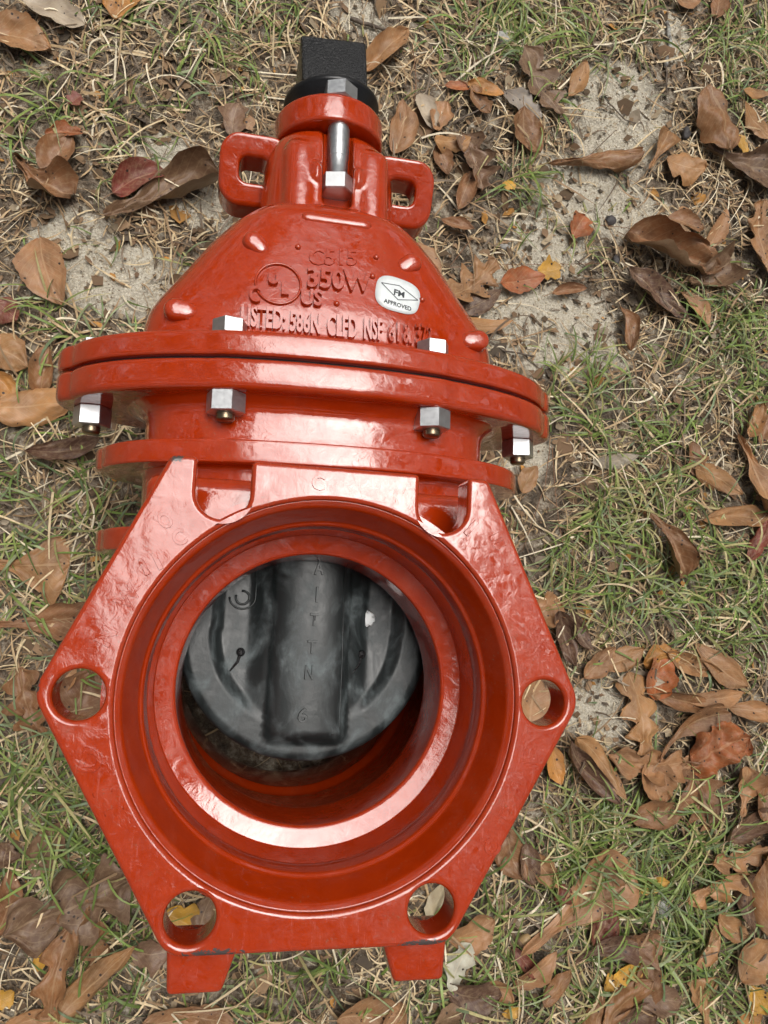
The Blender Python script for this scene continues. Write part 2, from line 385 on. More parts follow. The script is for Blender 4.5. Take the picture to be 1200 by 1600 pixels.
def on_bonnet(me, x0, y0, ux, uy, vx, vy):
    "u,v in 0..1 laid on the sloping front of the bonnet"
    def f(u, v, w):
        x = x0+u*ux+v*vx; y = y0+u*uy+v*vy; z = bz(x, y)
        return (x, y+w*.25, z-0.015+w)
    return map_mesh(me, f)
def bl(s, A, B, h, th=.13, off=.03):
    return on_bonnet(text_mesh(s, th, off=off), A[0], A[1], B[0]-A[0], B[1]-A[1], 0, h)
txt = [bl('LISTED:', (-2.46, 9.03), (-1.30, 9.02), .64), bl('586N', (-1.20, 9.0), (-.38, 9.0), .64), bl('CLFD', (-.20, 8.99), (.62, 9.0), .66), bl('NSF', (.80, 9.0), (1.32, 9.02), .66), bl('61', (1.48, 9.02), (1.80, 9.03), .66), bl('&', (1.90, 9.03), (2.16, 9.03), .66), bl('372', (2.26, 9.03), (2.76, 9.05), .66),
       bl('350W', (-.76, 10.34), (1.02, 10.42), .66), bl('C515', (-.72, 11.08), (.62, 11.25), .55, .05), bl('C', (-2.28, 9.74), (-1.98, 9.74), .50), bl('US', (-.92, 9.80), (-.34, 9.82), .50)]
# circled mark beside 350W
txt += [bl('U', (-1.80, 10.32), (-1.52, 10.32), .36), bl('L', (-1.44, 10.05), (-1.24, 10.05), .40)]
ring = []
bm = bmesh.new(); nn = 72; k = 8
vs = [[bm.verts.new((0, 0, 0)) for _ in range(k)] for _ in range(nn)]
for i in range(nn):
    t = 2*math.pi*i/nn
    for j in range(k):
        p = 2*math.pi*j/k; rr = 1+.062*math.cos(p)*1.0
        x = -1.52+.60*rr*math.cos(t); y = 10.42+.60*rr*math.sin(t); vs[i][j].co = (x, y, bz(x, y)+.02+.055*math.sin(p))
for i in range(nn):
    for j in range(k): bm.faces.new((vs[i][j], vs[(i+1) % nn][j], vs[(i+1) % nn][(j+1) % k], vs[i][(j+1) % k]))
txt.append(from_bm(bm))
NRING = len(txt)-1
# small round bumps (vent marks)
for (x, y) in ((.06, 10.02), (-1.02, 11.62), (1.17, 11.62), (1.06, 11.0), (2.50, 10.5)):
    bm = bmesh.new(); bmesh.ops.create_uvsphere(bm, u_segments=16, v_segments=10, radius=.085)
    for v in bm.verts: v.co = Vector((v.co.x+x, v.co.y+y, v.co.z*.9+bz(x, y)+.01))
    txt.append(from_bm(bm))
for i_, me_ in enumerate(txt): link('raised_ring' if i_ == NRING else 'raised_dot' if i_ > NRING else 'raised_lettering', upper(me_), RED, bonnet)
# corner pads standing out of the bonnet sides
for (x, y, ang, sz) in ((-2.22, 11.68, 140, .27), (2.24, 11.66, 35, .27), (-4.12, 9.50, 175, .29), (4.26, 9.58, 10, .29)):
    rings = []
    z0 = bz(x*.93, y)+.10
    for h, g in ((-1.6, 1.3), (-.14, 1.08), (-.06, 1.0), (-.01, .86), (.01, .70), (.03, .45), (.035, .2)):
        ring = []
        for j in range(32):
            t = 2*math.pi*j/32; q = 1.0
            tip = max(0, math.cos(t-math.pi))**4*1.0          # the pad tapers to a point towards the dome
            rr = sz*g*(1+tip); a = t+R(ang)
            ring.append((x+rr*math.cos(a), y+rr*math.sin(a)*.95, z0+h))
        rings.append(ring)
    link('jacking_pad', upper(loft(rings)), RED, bonnet); sharp(bpy.data.objects[-1] if False else C.objects[-1], 70)
# approval sticker
stick = []
def sticker_pt(u, v):
    x = 1.80+u*.66+v*.06; y = 10.50-u*.13+v*.55
    return x, y
bm = bmesh.new(); cen = None; rings = []
for rr in (0, .35, .7, 1.0):
    ring = []
    for j in range(48):
        t = 2*math.pi*j/48; q = (abs(math.cos(t))**3.0+abs(math.sin(t))**3.0)**(-1/3.0)
        q *= 1+.10*math.cos(t-2.3)*(1 if math.cos(t-2.3) < 0 else -.1)
        x, y = sticker_pt(rr*q*math.cos(t), rr*q*math.sin(t)); ring.append(bm.verts.new((x, y, bz(x, y)+.012)))
    rings.append(ring)
for i in range(3):
    for j in range(48): 
        if i == 0: 
            continue
        bm.faces.new((rings[i][j], rings[i+1][j], rings[i+1][(j+1) % 48], rings[i][(j+1) % 48]))
bm.faces.new(rings[1])
bmesh.ops.delete(bm, geom=[v for v in rings[0]], context='VERTS')
g = bmesh.ops.extrude_face_region(bm, geom=bm.faces[:])
for v in [e for e in g['geom'] if isinstance(e, bmesh.types.BMVert)]: v.co.z += .01
st = link('approval_sticker', upper(from_bm(bm)), VINYL, valve)
def ink(s, cu, cv, wu, hv, off=.0):
    me = text_mesh(s, .004, off=off)
    def f(u, v, w):
        x, y = sticker_pt(cu+(u-.5)*wu, cv+(v-.5)*hv); return (x, y, bz(x, y)+.0245+w)
    return map_mesh(me, f)
inks = [ink('FM', 0.02, .14, .46, .34, .02), ink('APPROVED', .0, -.52, 1.2, .24, .014)]
def seg(a, b, wd=.022):
    a = np.array(a); b = np.array(b); d = (b-a)/np.linalg.norm(b-a); nrm = np.array([-d[1], d[0]])*wd; V = []; F = []
    for i in range(7):
        p = a+(b-a)*i/6
        for q in (p-nrm, p+nrm): x, y = sticker_pt(*q); V.append((x, y, bz(x, y)+.0265))
    for i in range(6): F.append((2*i, 2*i+2, 2*i+3, 2*i+1))
    return mesh_of(V, F)
dm = [(-.78, .42), (0, .58), (.86, .12), (.0, -.24)]
inks += [seg(dm[i], dm[(i+1) % 4]) for i in range(4)]
link('printed_mark', upper(join_meshes(inks)), INK, st)

# ---- stem housing with its slot for the neck bolt
ms = []
pr = bez_round([(2.3, 1.75, 12.6), (2.04, 1.6, 13.2), (1.98, 1.55, 14.7), (1.86, 1.45, 15.4), (1.5, 1.2, 15.85), (.5, .5, 16.0)], [0, .2, .4, .5, .3, 0], 4)
ms.append(loft([section(p[2], p[0], p[1], 0, r_se(2.6)) for p in pr]))
hs_o = link('stem_housing', join_meshes(ms), RED, valve)
bmc = bmesh.new()
for sgn in (1, -1): boxbm(bmc, (.10, 14.8, ZM+sgn*1.55), (.86, 3.0, 1.1), .12, 3)
boolean(hs_o, link('c', from_bm(bmc), RED)); ms[0] = hs_o.data.copy(); ms[0].transform(Matrix.Scale(1/S, 4)); ms[0].materials.clear()
def extra(fn, fb):
    for sgn in (1, -1):
        for sx in (-1, 1):
            bm = bmesh.new()
            def tp(v):
                if v.co.y > 0: v.co.z *= .82
            boxbm(bm, (sx*1.04+.10, 13.95, ZM+sgn*.82), (1.06, 2.9, 1.75), .42, 5, taper=tp); ms.append(from_bm(bm))
        bm = bmesh.new(); boxbm(bm, (0.05, 12.62, ZM+sgn*1.0), (2.1, .40, 2.05), .18, 4); ms.append(from_bm(bm))
        for sx in (-1, 1):   # small lugs hugging the bolt head
            bm = bmesh.new(); boxbm(bm, (sx*.60+.08, 14.25, ZM+sgn*1.3), (.30, .62, .8), .13, 4); ms.append(from_bm(bm))
extra(None, None)
hs_o.data = join_meshes(ms); hs_o.data.materials.append(RED)
md = hs_o.modifiers.new('r', 'REMESH'); md.mode = 'VOXEL'; md.voxel_size = 0.05
md2 = hs_o.modifiers.new('s', 'SMOOTH'); md2.iterations = 26; md2.factor = .5
dg = bpy.context.evaluated_depsgraph_get(); me = bpy.data.meshes.new_from_object(hs_o.evaluated_get(dg)); hs_o.modifiers.clear()
upper(me); me.transform(Matrix.Scale(S, 4)); hs_o.data = me
if not me.materials: me.materials.append(RED)
me.polygons.foreach_set('use_smooth', [True]*len(me.polygons))
# round seal plate on top
pr = bez_round([(.4, .4, 15.95), (1.66, 1.62, 15.95), (1.68, 1.66, 16.75), (1.2, 1.2, 16.77), (.3, .3, 16.77)], [0, .13, .13, .1, 0], 5)
me = upper(loft([section(p[2], p[0], p[1], 0, R_C) for p in pr])); me.transform(Matrix.Translation((0, 16.3, ZM)) @ Matrix.Rotation(R(3), 4, 'Z') @ Matrix.Translation((0, -16.3, -ZM)))
link('seal_plate', me, RED, valve)
# lifting loops either side: a rounded rectangular eye, its lower bar set back
def rrect(x0, y0, x1, y1, r, n=6):
    o = []
    for cx, cy, a in ((x1-r, y1-r, 0), (x0+r, y1-r, 90), (x0+r, y0+r, 180), (x1-r, y0+r, 270)):
        o += [(cx+r*math.cos(R(a+90*i/n)), cy+r*math.sin(R(a+90*i/n))) for i in range(n+1)]
    return o
for s in (-1, 1):
    out = rrect(1.2, 14.0, 3.34, 15.85, .6); hole = rrect(1.85, 14.6, 2.74, 15.28, .25)
    me = curve_plate([[(x*s+.05, y) for x, y in out], [(x*s+.05, y) for x, y in hole]], 0, .95, .12)
    for v in me.vertices: v.co.z += ZM+.42+(v.co.y-15.6)*.45
    o = link('lifting_loop', upper(me), RED, valve); wnorm(o)

# ---- hexagonal bolts and nuts
def hexprism(c, r, y0, y1, rot=0.0, ch=.05, axis_pts=True):
    rings = []
    for y, rr in ((y0, r-ch), (y0+ch*.6, r), (y1-ch*.6, r), (y1, r-ch)):
        ring = []
        for j in range(6):
            t = R(60*j+rot); ring.append((c[0]+rr*math.cos(t), y, c[2]+rr*math.sin(t)))
        rings.append(ring)
    return loft(rings)
def flange_bolt(x, z, rot):
    e = link('flange_bolt', upper(hexprism((x, 0, z), .45, 8.69, 9.12, rot+33 if abs(x) < 4 else rot+4)), ZINC, valve, smooth=False)
    link('nut', upper(hexprism((x, 0, z), .50, 6.66, 7.21, rot)), ZINC, e, smooth=False)
    pts = []
    y = 7.3
    while y > 6.50:
        pts += [(.245, y), (.215, y-.025)]; y -= .055
    pts += [(.20, 6.47), (.02, 6.46)]
    link('threaded_end', upper(lathe([(r, yy) for r, yy in pts], 'y', (x, 0, z), 24)), BRASS, e)
for (x, z, rot) in ((-2.72, 2.58, 14), (2.72, 2.58, 24), (-6.30, 0, 0), (6.30, 0, 8), (-2.72, -2.58, 10), (2.72, -2.58, 0)):
    flange_bolt(x, ZM+z, rot)
# neck bolts through the seal plate
for zz, rot in ((7.22, 14), (4.78, 5)):
    e = link('neck_bolt', upper(lathe([(.02, 14.1), (.30, 14.1), (.30, 15.95), (.28, 16.0), (.28, 17.2), (.02, 17.22)], 'y', (.12, 0, zz), 32)), ZINC, valve)
    link('bolt_head', upper(hexprism((.12, 0, zz), .55, 13.8, 14.3, rot)), ZINC, e, smooth=False)
    link('nut', upper(hexprism((.12, 0, zz), .53, 16.74, 17.22, rot+8)), ZINC, e, smooth=False)
    link('threaded_shank', upper(lathe([(.325 if i % 2 else .29, 14.95+i*.037) for i in range(27)], 'y', (.12, 0, zz), 32)), ZINC, e)
# ---- operating nut
bm = bmesh.new(); boxbm(bm, (0, 18.15, ZM), (2.0, 1.8, 2.0), .09, 3)
NR = Matrix.Translation((0, 17.8, ZM)) @ Matrix.Rotation(R(4.5), 4, 'Z') @ Matrix.Translation((0, -17.8, -ZM))
me = from_bm(bm); me.transform(NR); onut = link('operating_nut', me, BLACK, valve)
nsk = lathe(bez_round([(.2, 16.75), (1.02, 16.75), (1.50, 17.36), (1.48, 17.48), (.95, 17.52), (.2, 17.52)], [0, .1, .05, .04, .05, 0], 3), 'y', (0, 0, ZM), 72); nsk.transform(NR); link('nut_skirt', nsk, BLACK2, onut)
link('stem', lathe([(.5, 13), (.5, 17.0)], 'y', (0, 0, ZM), 24), ZINC, valve)

# ---- wedge (gate) half lowered in the port
WC = (0.05, 1.22); WR = 3.36
def sst(a, b, x): t = min(1, max(0, (x-a)/(b-a))); return t*t*(3-2*t)
def wz(x, y):
    r = math.hypot(x-WC[0], y-WC[1]); dx = abs(x-WC[0]-.05)
    z = 0.0
    pocket = sst(2.60, 2.25, r if y < 1.2 else max(dx+.05*0, 2.0 if False else dx+.0))*sst(1.0, 1.65, dx)*sst(-2.2, -.2, y)
    z -= .36*pocket*(.45+.55*sst(-1.2, 1.5, y))
    # centre rib: flat top, rounded sides, square lower end
    rb = math.sqrt(max(0, 1-(dx/1.04)**2.4)) if dx < 1.04 else 0; rb *= sst(-1.70, -1.30, y)**.6; z += .42*rb
    pass
    z -= .20*max(0, (r-WR+.25)/.25)**2 if r > WR-.25 else 0
    return z
bm = bmesh.new(); nr, na = 70, 200; top = []
for i in range(nr+1):
    row = []
    rr = WR*(i/nr)
    for j in range(na):
        t = 2*math.pi*j/na; x = WC[0]+rr*math.cos(t); y = WC[1]+rr*math.sin(t)
        yy = y if y < WC[1] else WC[1]+(y-WC[1])*.95
        row.append((x, yy, wz(x, yy)))
    top.append(row)
V = []; F = []
for sgn in (1, -1):
    b0 = len(V)
    for row in top: V += [(x, y, ZM+sgn*(1.42+z)) for x, y, z in row]
    for i in range(nr):
        for j in range(na):
            k = (j+1) % na; q = (b0+i*na+j, b0+i*na+k, b0+(i+1)*na+k, b0+(i+1)*na+j)
            F.append(q if sgn > 0 else q[::-1])
n1 = (nr+1)*na
for j in range(na):
    k = (j+1) % na; F.append((nr*na+j, nr*na+k, n1+nr*na+k, n1+nr*na+j))
bm.free(); me = mesh_of(V, F); bm = bmesh.new(); bm.from_mesh(me); bmesh.ops.remove_doubles(bm, verts=bm.verts[:], dist=1e-4)
wedge = link('wedge', from_bm(bm), RUBBER, valve)
def wl(s, cx, cy, h, wd, rot=0):
    me = text_mesh(s, .085, off=.012)
    return map_mesh(me, lambda u, v, w_: (cx+(u-.5)*wd, cy+(v-.5)*h, ZM+1.42+wz(cx, cy)-.012+w_))
let = [wl('6', -.02, -.88, .38, .26), wl('N', .08, .20, .36, .22), wl('T', .12, .85, .34, .24), wl('T', .14, 1.55, .32, .22), wl('I', .18, 2.2, .4, .06), wl('A', .2, 2.9, .36, .26)]
for me_ in let: link('raised_letter', me_, RUBBER, wedge)
# ridge line on the right of the rib and the G-like swirl at upper left
V = []; bm = bmesh.new()
def tube(path, r, k=6):
    rings = []
    for i, p in enumerate(path):
        p = Vector(p); d = (Vector(path[min(i+1, len(path)-1)])-Vector(path[max(i-1, 0)])).normalized()
        a = d.cross(Vector((0, 0, 1))); a = a.normalized() if a.length > 1e-4 else Vector((1, 0, 0)); b = d.cross(a)
        rad = r[i] if hasattr(r, '__len__') else r
        rings.append([tuple(p+a*rad*math.cos(2*math.pi*j/k)+b*rad*math.sin(2*math.pi*j/k)) for j in range(k)])
    return loft(rings)
zt = ZM+1.42
sw = tube([(-1.72+.18*math.cos(R(a)), 2.05+.18*math.sin(R(a)), zt-.315) for a in range(-200, 120, 20)], .03)
sw2 = tube([(-1.72+.34*math.cos(R(a)), 2.05+.30*math.sin(R(a)), zt-.315) for a in range(-180, 10, 15)]+[(-1.38, 3.2, zt-.315)], .025)
sw3 = tube([(.88, 3.3, zt+.30), (.95, .5, zt+.28), (.96, -1.15, zt+.24), (.90, -1.32, zt+.26), (.74, -1.36, zt+.34)], .022)
for me_ in (sw, sw2, sw3): link('moulding_line', me_, RUBBER, wedge)
for (x, y) in ((-1.68, .62), (1.55, .66)):
    bm = bmesh.new(); bmesh.ops.create_uvsphere(bm, u_segments=20, v_segments=12, radius=.115)
    for v in bm.verts: v.co = Vector((v.co.x+x, v.co.y+y, v.co.z*.8+zt+wz(x, y)+.03))
    link('pinhole_dome', from_bm(bm), BLACK, wedge)  # black dome added in place of the dark inside a small pinhole
    link('moulding_tail', tube([(x, y, zt+wz(x, y)), (x-.06, y-.25, zt+wz(x-.06, y-.25)), (x-.25, y-.5, zt+wz(x-.25, y-.5))], [.05, .04, .02]), BLACK, wedge)
bm = bmesh.new(); bmesh.ops.create_icosphere(bm, subdivisions=3, radius=.17)
for v in bm.verts: 
    k = 1+.5*noise.noise(v.co*14); v.co = Vector((v.co.x*k+1.72, v.co.y*k*1.2+1.62, v.co.z*.12+zt+wz(1.72, 1.62)+.015))
link('chalk_blotch', from_bm(bm), VINYL, wedge)
for s in (-1, 1):
    bm = bmesh.new(); boxbm(bm, (s*3.50+.05, .95, ZM+1.0), (.42, 1.3, .9), .05, 2); link('wedge_guide', from_bm(bm), GREY, wedge)
# a crumb of clay on the upper rib
bm = bmesh.new(); bmesh.ops.create_icosphere(bm, subdivisions=2, radius=.075)
for v in bm.verts: v.co = v.co*(1+.5*noise.noise(v.co*30))+Vector((-2.42, 5.98, 8.28))
link('clay_crumb', from_bm(bm), CLAY, valve)

# ================================================================== TREETOPS around the clearing: they give the glossy paint its broken dark reflections
rng = np.random.default_rng(5)
V = []; F = []; n = 0
while n < 21000:
    az = rng.uniform(0, 2*math.pi); z = rng.uniform(0.10, 0.995); q = math.sqrt(1-z*z)
    d = np.array([q*math.cos(az), q*math.sin(az), z]); u, v = d[0]/z, d[1]/z
    e = ((u-0.05)/0.29)**2 + ((v-0.42)/(0.80 if v > .42 else 0.62))**2
    e += 0.55*noise.noise(Vector(d*7.0))+0.30*noise.noise(Vector(d*22))
    if e < 1.0: continue
    cl = noise.noise(Vector(d*9+np.array([4, 2, 9])))
    if cl < -0.42 and z > 0.25: continue
    rad = rng.uniform(5.0, 8.5); c = d*rad; s = rng.uniform(.10, .24)*rad/6.5
    a = rng.normal(size=3); a /= np.linalg.norm(a); b = np.cross(a, rng.normal(size=3)); b /= np.linalg.norm(b)
    i = len(V); V += [c-a*s, c-b*s*.5, c+a*s, c+b*s*.5]; F.append((i, i+1, i+2, i+3)); n += 1
m = M('treetop_leaf'); m.P(Base_Color=m.ramp(m.n('ShaderNodeNewGeometry').outputs['Random Per Island'], [(0, (.035, .06, .015)), (1, (.09, .11, .03))]), Roughness=.6)
o = link('treetops', mesh_of(V, F), m.m, smooth=False, scaled=True)
tag(o, 'leafy treetops round the clearing, seen only as reflections in the red paint', kind='stuff')

# ================================================================== GROUND
SAND = [(965, 190, 120, 110), (900, 300, 110, 70), (860, 380, 90, 60), (980, 330, 90, 60), (880, 520, 150, 90), (200, 440, 130, 60), (110, 400, 80, 80), (330, 330, 70, 40), (300, 470, 60, 60),
        (940, 1110, 70, 60), (820, 700, 50, 70), (270, 245, 60, 40), (560, 20, 60, 40), (1050, 60, 40, 60), (785, 460, 80, 70)]
SANDG = []
for px, py, rx, ry in SAND:
    c = pix(px, py); SANDG.append((c[0], c[1], rx/40, ry/37))
def sandiness(x, y):
    s = max(max(0, 1-((x-a)/rx)**2-((y-b)/ry)**2) for a, b, rx, ry in SANDG)
    return s
def axis_vals(lo, hi, step, far):
    v = list(np.arange(lo, hi+step, step)); a = lo; st = step; left = []
    while a > -far: st *= 1.5; a -= st; left.append(a)
    b = v[-1]; st = step; right = []
    while b < far: st *= 1.5; b += st; right.append(b)
    return np.array(left[::-1]+v+right)
xs = axis_vals(-18, 28, .16, 900); ys = axis_vals(-20, 40, .16, 900)
nx, ny = len(xs), len(ys)
V = np.zeros((nx*ny, 3)); SV = np.zeros(nx*ny)
for j, y in enumerate(ys):
    for i, x in enumerate(xs):
        k = j*nx+i; h = 0
        if -18.5 < x < 28.5 and -20.5 < y < 40.5:
            h = gh(x, y)+.05*noise.noise(Vector((x*1.6, y*1.6, 1)))+.035*noise.noise(Vector((x*4, y*4, 2)))
            SV[k] = sandiness(x, y)
        V[k] = (x, y, h-.03)
F = [(j*nx+i, j*nx+i+1, (j+1)*nx+i+1, (j+1)*nx+i) for j in range(ny-1) for i in range(nx-1)]
me = mesh_of(V, F)
at = me.attributes.new('sand', 'FLOAT', 'POINT'); at.data.foreach_set('value', SV.astype(np.float32))
m = M('soil')
big = m.noise(9, 6, rough=.6); med = m.noise(60, 8, rough=.7); fin = m.noise(420, 6, rough=.75)
A = m.n('ShaderNodeAttribute', attribute_name='sand')
k = m.math('ADD', A.outputs['Fac'], m.math('MULTIPLY', m.math('SUBTRACT', med, .5), 2.4))
k = m.ramp(k, [(-.0, 0), (.5, 1)])
soil = m.ramp(med, [(.38, (.038, .026, .017)), (.52, (.15, .102, .064)), (.68, (.36, .27, .175))])
soil = m.mix(m.ramp(fin, [(.42, 0), (.7, .55)]), soil, (.34, .29, .22))
sandc = m.ramp(fin, [(.30, (.28, .23, .16)), (.46, (.56, .50, .39)), (.66, (.82, .77, .65))])
vor = m.n('ShaderNodeTexVoronoi', {'Scale': 520.0}); m.t.links.new(m.pos(), vor.inputs['Vector'])
sandc = m.mix(m.math('LESS_THAN', vor.outputs['Distance'], .16), sandc, m.ramp(m.noise(200, 2), [(.4, (.16, .12, .08)), (.6, (.62, .58, .50))]))
col = m.mix(k, soil, sandc)
b = m.bump(med, .8, .007); b = m.bump(fin, .8, .002, b); b = m.bump(vor.outputs['Distance'], .4, .0012, b)
m.P(Base_Color=col, Roughness=.95, Normal=b)
gr = link('ground', me, m.m); tag(gr, kind='structure')

# ================================================================== helper for stuff made of many strands
def col_attr(me, cols):
    a = me.color_attributes.new('Col', 'FLOAT_COLOR', 'POINT'); a.data.foreach_set('color', np.concatenate([cols, np.ones((len(cols), 1))], 1).astype(np.float32).ravel())
def strands(name, pos, ang, ln, wd, bend, rise, K, cols, mat, z0=0.0, droop=1.0, twist=0.5, rs=None):
    "flat tapering ribbons, all arrays of length n"
    n = len(pos); t = np.linspace(0, 1, K+1)
    a = ang[:, None]+bend[:, None]*t[None, :]
    st = ln[:, None]/K
    dx = np.cos(a)*st; dy = np.sin(a)*st
    X = pos[:, 0:1]+np.concatenate([np.zeros((n, 1)), np.cumsum(dx[:, :-1], 1)], 1)
    Y = pos[:, 1:2]+np.concatenate([np.zeros((n, 1)), np.cumsum(dy[:, :-1], 1)], 1)
    Z = pos[:, 2:3]+rise[:, None]*np.sin(np.pi*np.minimum(t*droop, 1.0))[None, :]
    W = wd[:, None]*(np.minimum(1, 1.08-t**2.2)[None, :])*.5
    ph = rs.uniform(-twist, twist, (n, 1))+rs.uniform(-twist, twist, (n, 1))*t[None, :]
    nxv = -np.sin(a)*np.cos(ph); nyv = np.cos(a)*np.cos(ph); nzv = np.sin(ph)
    P = np.zeros((n, K+1, 2, 3))
    P[:, :, 0, 0] = X-nxv*W; P[:, :, 0, 1] = Y-nyv*W; P[:, :, 0, 2] = Z-nzv*W
    P[:, :, 1, 0] = X+nxv*W; P[:, :, 1, 1] = Y+nyv*W; P[:, :, 1, 2] = Z+nzv*W
    V = P.reshape(-1, 3)*S
    base = (np.arange(n)*(K+1)*2)[:, None]+(np.arange(K)*2)[None, :]
    Fq = np.stack([base, base+1, base+3, base+2], -1).reshape(-1, 4)
    me = bpy.data.meshes.new(name); me.vertices.add(len(V)); me.vertices.foreach_set('co', V.ravel())
    me.loops.add(Fq.size); me.loops.foreach_set('vertex_index', Fq.ravel().astype(np.int32))
    me.polygons.add(len(Fq)); me.polygons.foreach_set('loop_start', (np.arange(len(Fq))*4).astype(np.int32)); me.polygons.foreach_set('loop_total', np.full(len(Fq), 4, np.int32))
    me.update(); me.validate()
    col_attr(me, np.repeat(cols, (K+1)*2, 0))
    return link(name, me, mat, scaled=True)
GH = {}
def gharr(x, y):
    return np.array([gh(a, b) for a, b in zip(x, y)])
def plant_mat(name, rough, trans, bumpy=0):
    m = M(name); a = m.n('ShaderNodeAttribute', attribute_name='Col')
    c = a.outputs['Color']
    c = m.mix(m.ramp(m.noise(300, 4), [(.35, .0), (.75, .45)]), c, (.16, .12, .06), 'MIX')
    m.P(Base_Color=c, Roughness=rough); m.p.inputs['Specular IOR Level'].default_value = .35
    m.p.inputs['Subsurface Weight'].default_value = 0
    return m.m
DRY = plant_mat('dry_straw', .6, 0); GREEN = plant_mat('green_blade', .42, 0); LIT = plant_mat('litter_bits', .8, 0)
rs = np.random.default_rng(11)
def outside_valve(x, y, m_=0.0):
    "keep strands from poking up through the rear flange"
    hexr = np.maximum(np.abs(y)/4.9, (np.abs(x)*.866+np.abs(y)*.5)/4.9)
    return (hexr > 1.0+m_) | (np.hypot(x, y) < 2.7)
def sandarr(x, y):
    s = np.zeros(len(x))
    for a, b, rx, ry in SANDG: s = np.maximum(s, 1-((x-a)/rx)**2-((y-b)/ry)**2)
    return s
def field(n, sandkeep=.12):
    x = rs.uniform(-17, 26, n*2); y = rs.uniform(-18, 37, n*2)
    nn = np.array([noise.noise(Vector((a*.35, b*.35, 5))) for a, b in zip(x, y)])
    p = np.clip(.62+nn*1.1, .12, 1); sa_ = np.clip(sandarr(x, y)+nn*.9, 0, 1); p = p*(1-(1-sandkeep)*np.clip(sa_*3, 0, 1))
    k = (rs.uniform(0, 1, n*2) < p) & outside_valve(x, y); x, y = x[k][:n], y[k][:n]
    return x, y
# --- dry straw thatch
x, y = field(38000); n = len(x)
pal = np.array([(.54, .38, .21), (.76, .60, .37), (.36, .23, .125), (.13, .09, .06), (.86, .75, .55), (.20, .15, .11)])
ci = rs.choice(6, n, p=[.26, .20, .2, .14, .08, .12]); cols = pal[ci]*rs.uniform(.75, 1.2, (n, 1))
o = strands('dry_grass', np.stack([x, y, gharr(x, y)+rs.uniform(0, .10, n)], 1), rs.uniform(0, 6.283, n), rs.gamma(3, .24, n)+.2, rs.uniform(.025, .085, n), rs.normal(0, .9, n), rs.uniform(.0, .22, n), 5, cols, DRY, rs=rs)
tag(o, 'tangled dry straw of dead grass matted over the sandy soil', kind='stuff')
x, y = field(3600, .05); n = len(x)
ci = rs.choice(6, n, p=[.3, .25, .15, .05, .2, .05]); cols = pal[ci]*rs.uniform(.8, 1.2, (n, 1))
o = strands('dry_grass', np.stack([x, y, gharr(x, y)+rs.uniform(.05, .2, n)], 1), rs.uniform(0, 6.283, n), rs.uniform(1.2, 3.4, n), rs.uniform(.035, .09, n), rs.normal(0, .7, n), rs.uniform(.05, .4, n), 7, cols, DRY, rs=rs)
tag(o, 'long bleached grass stalks lying loose over the thatch', kind='stuff')
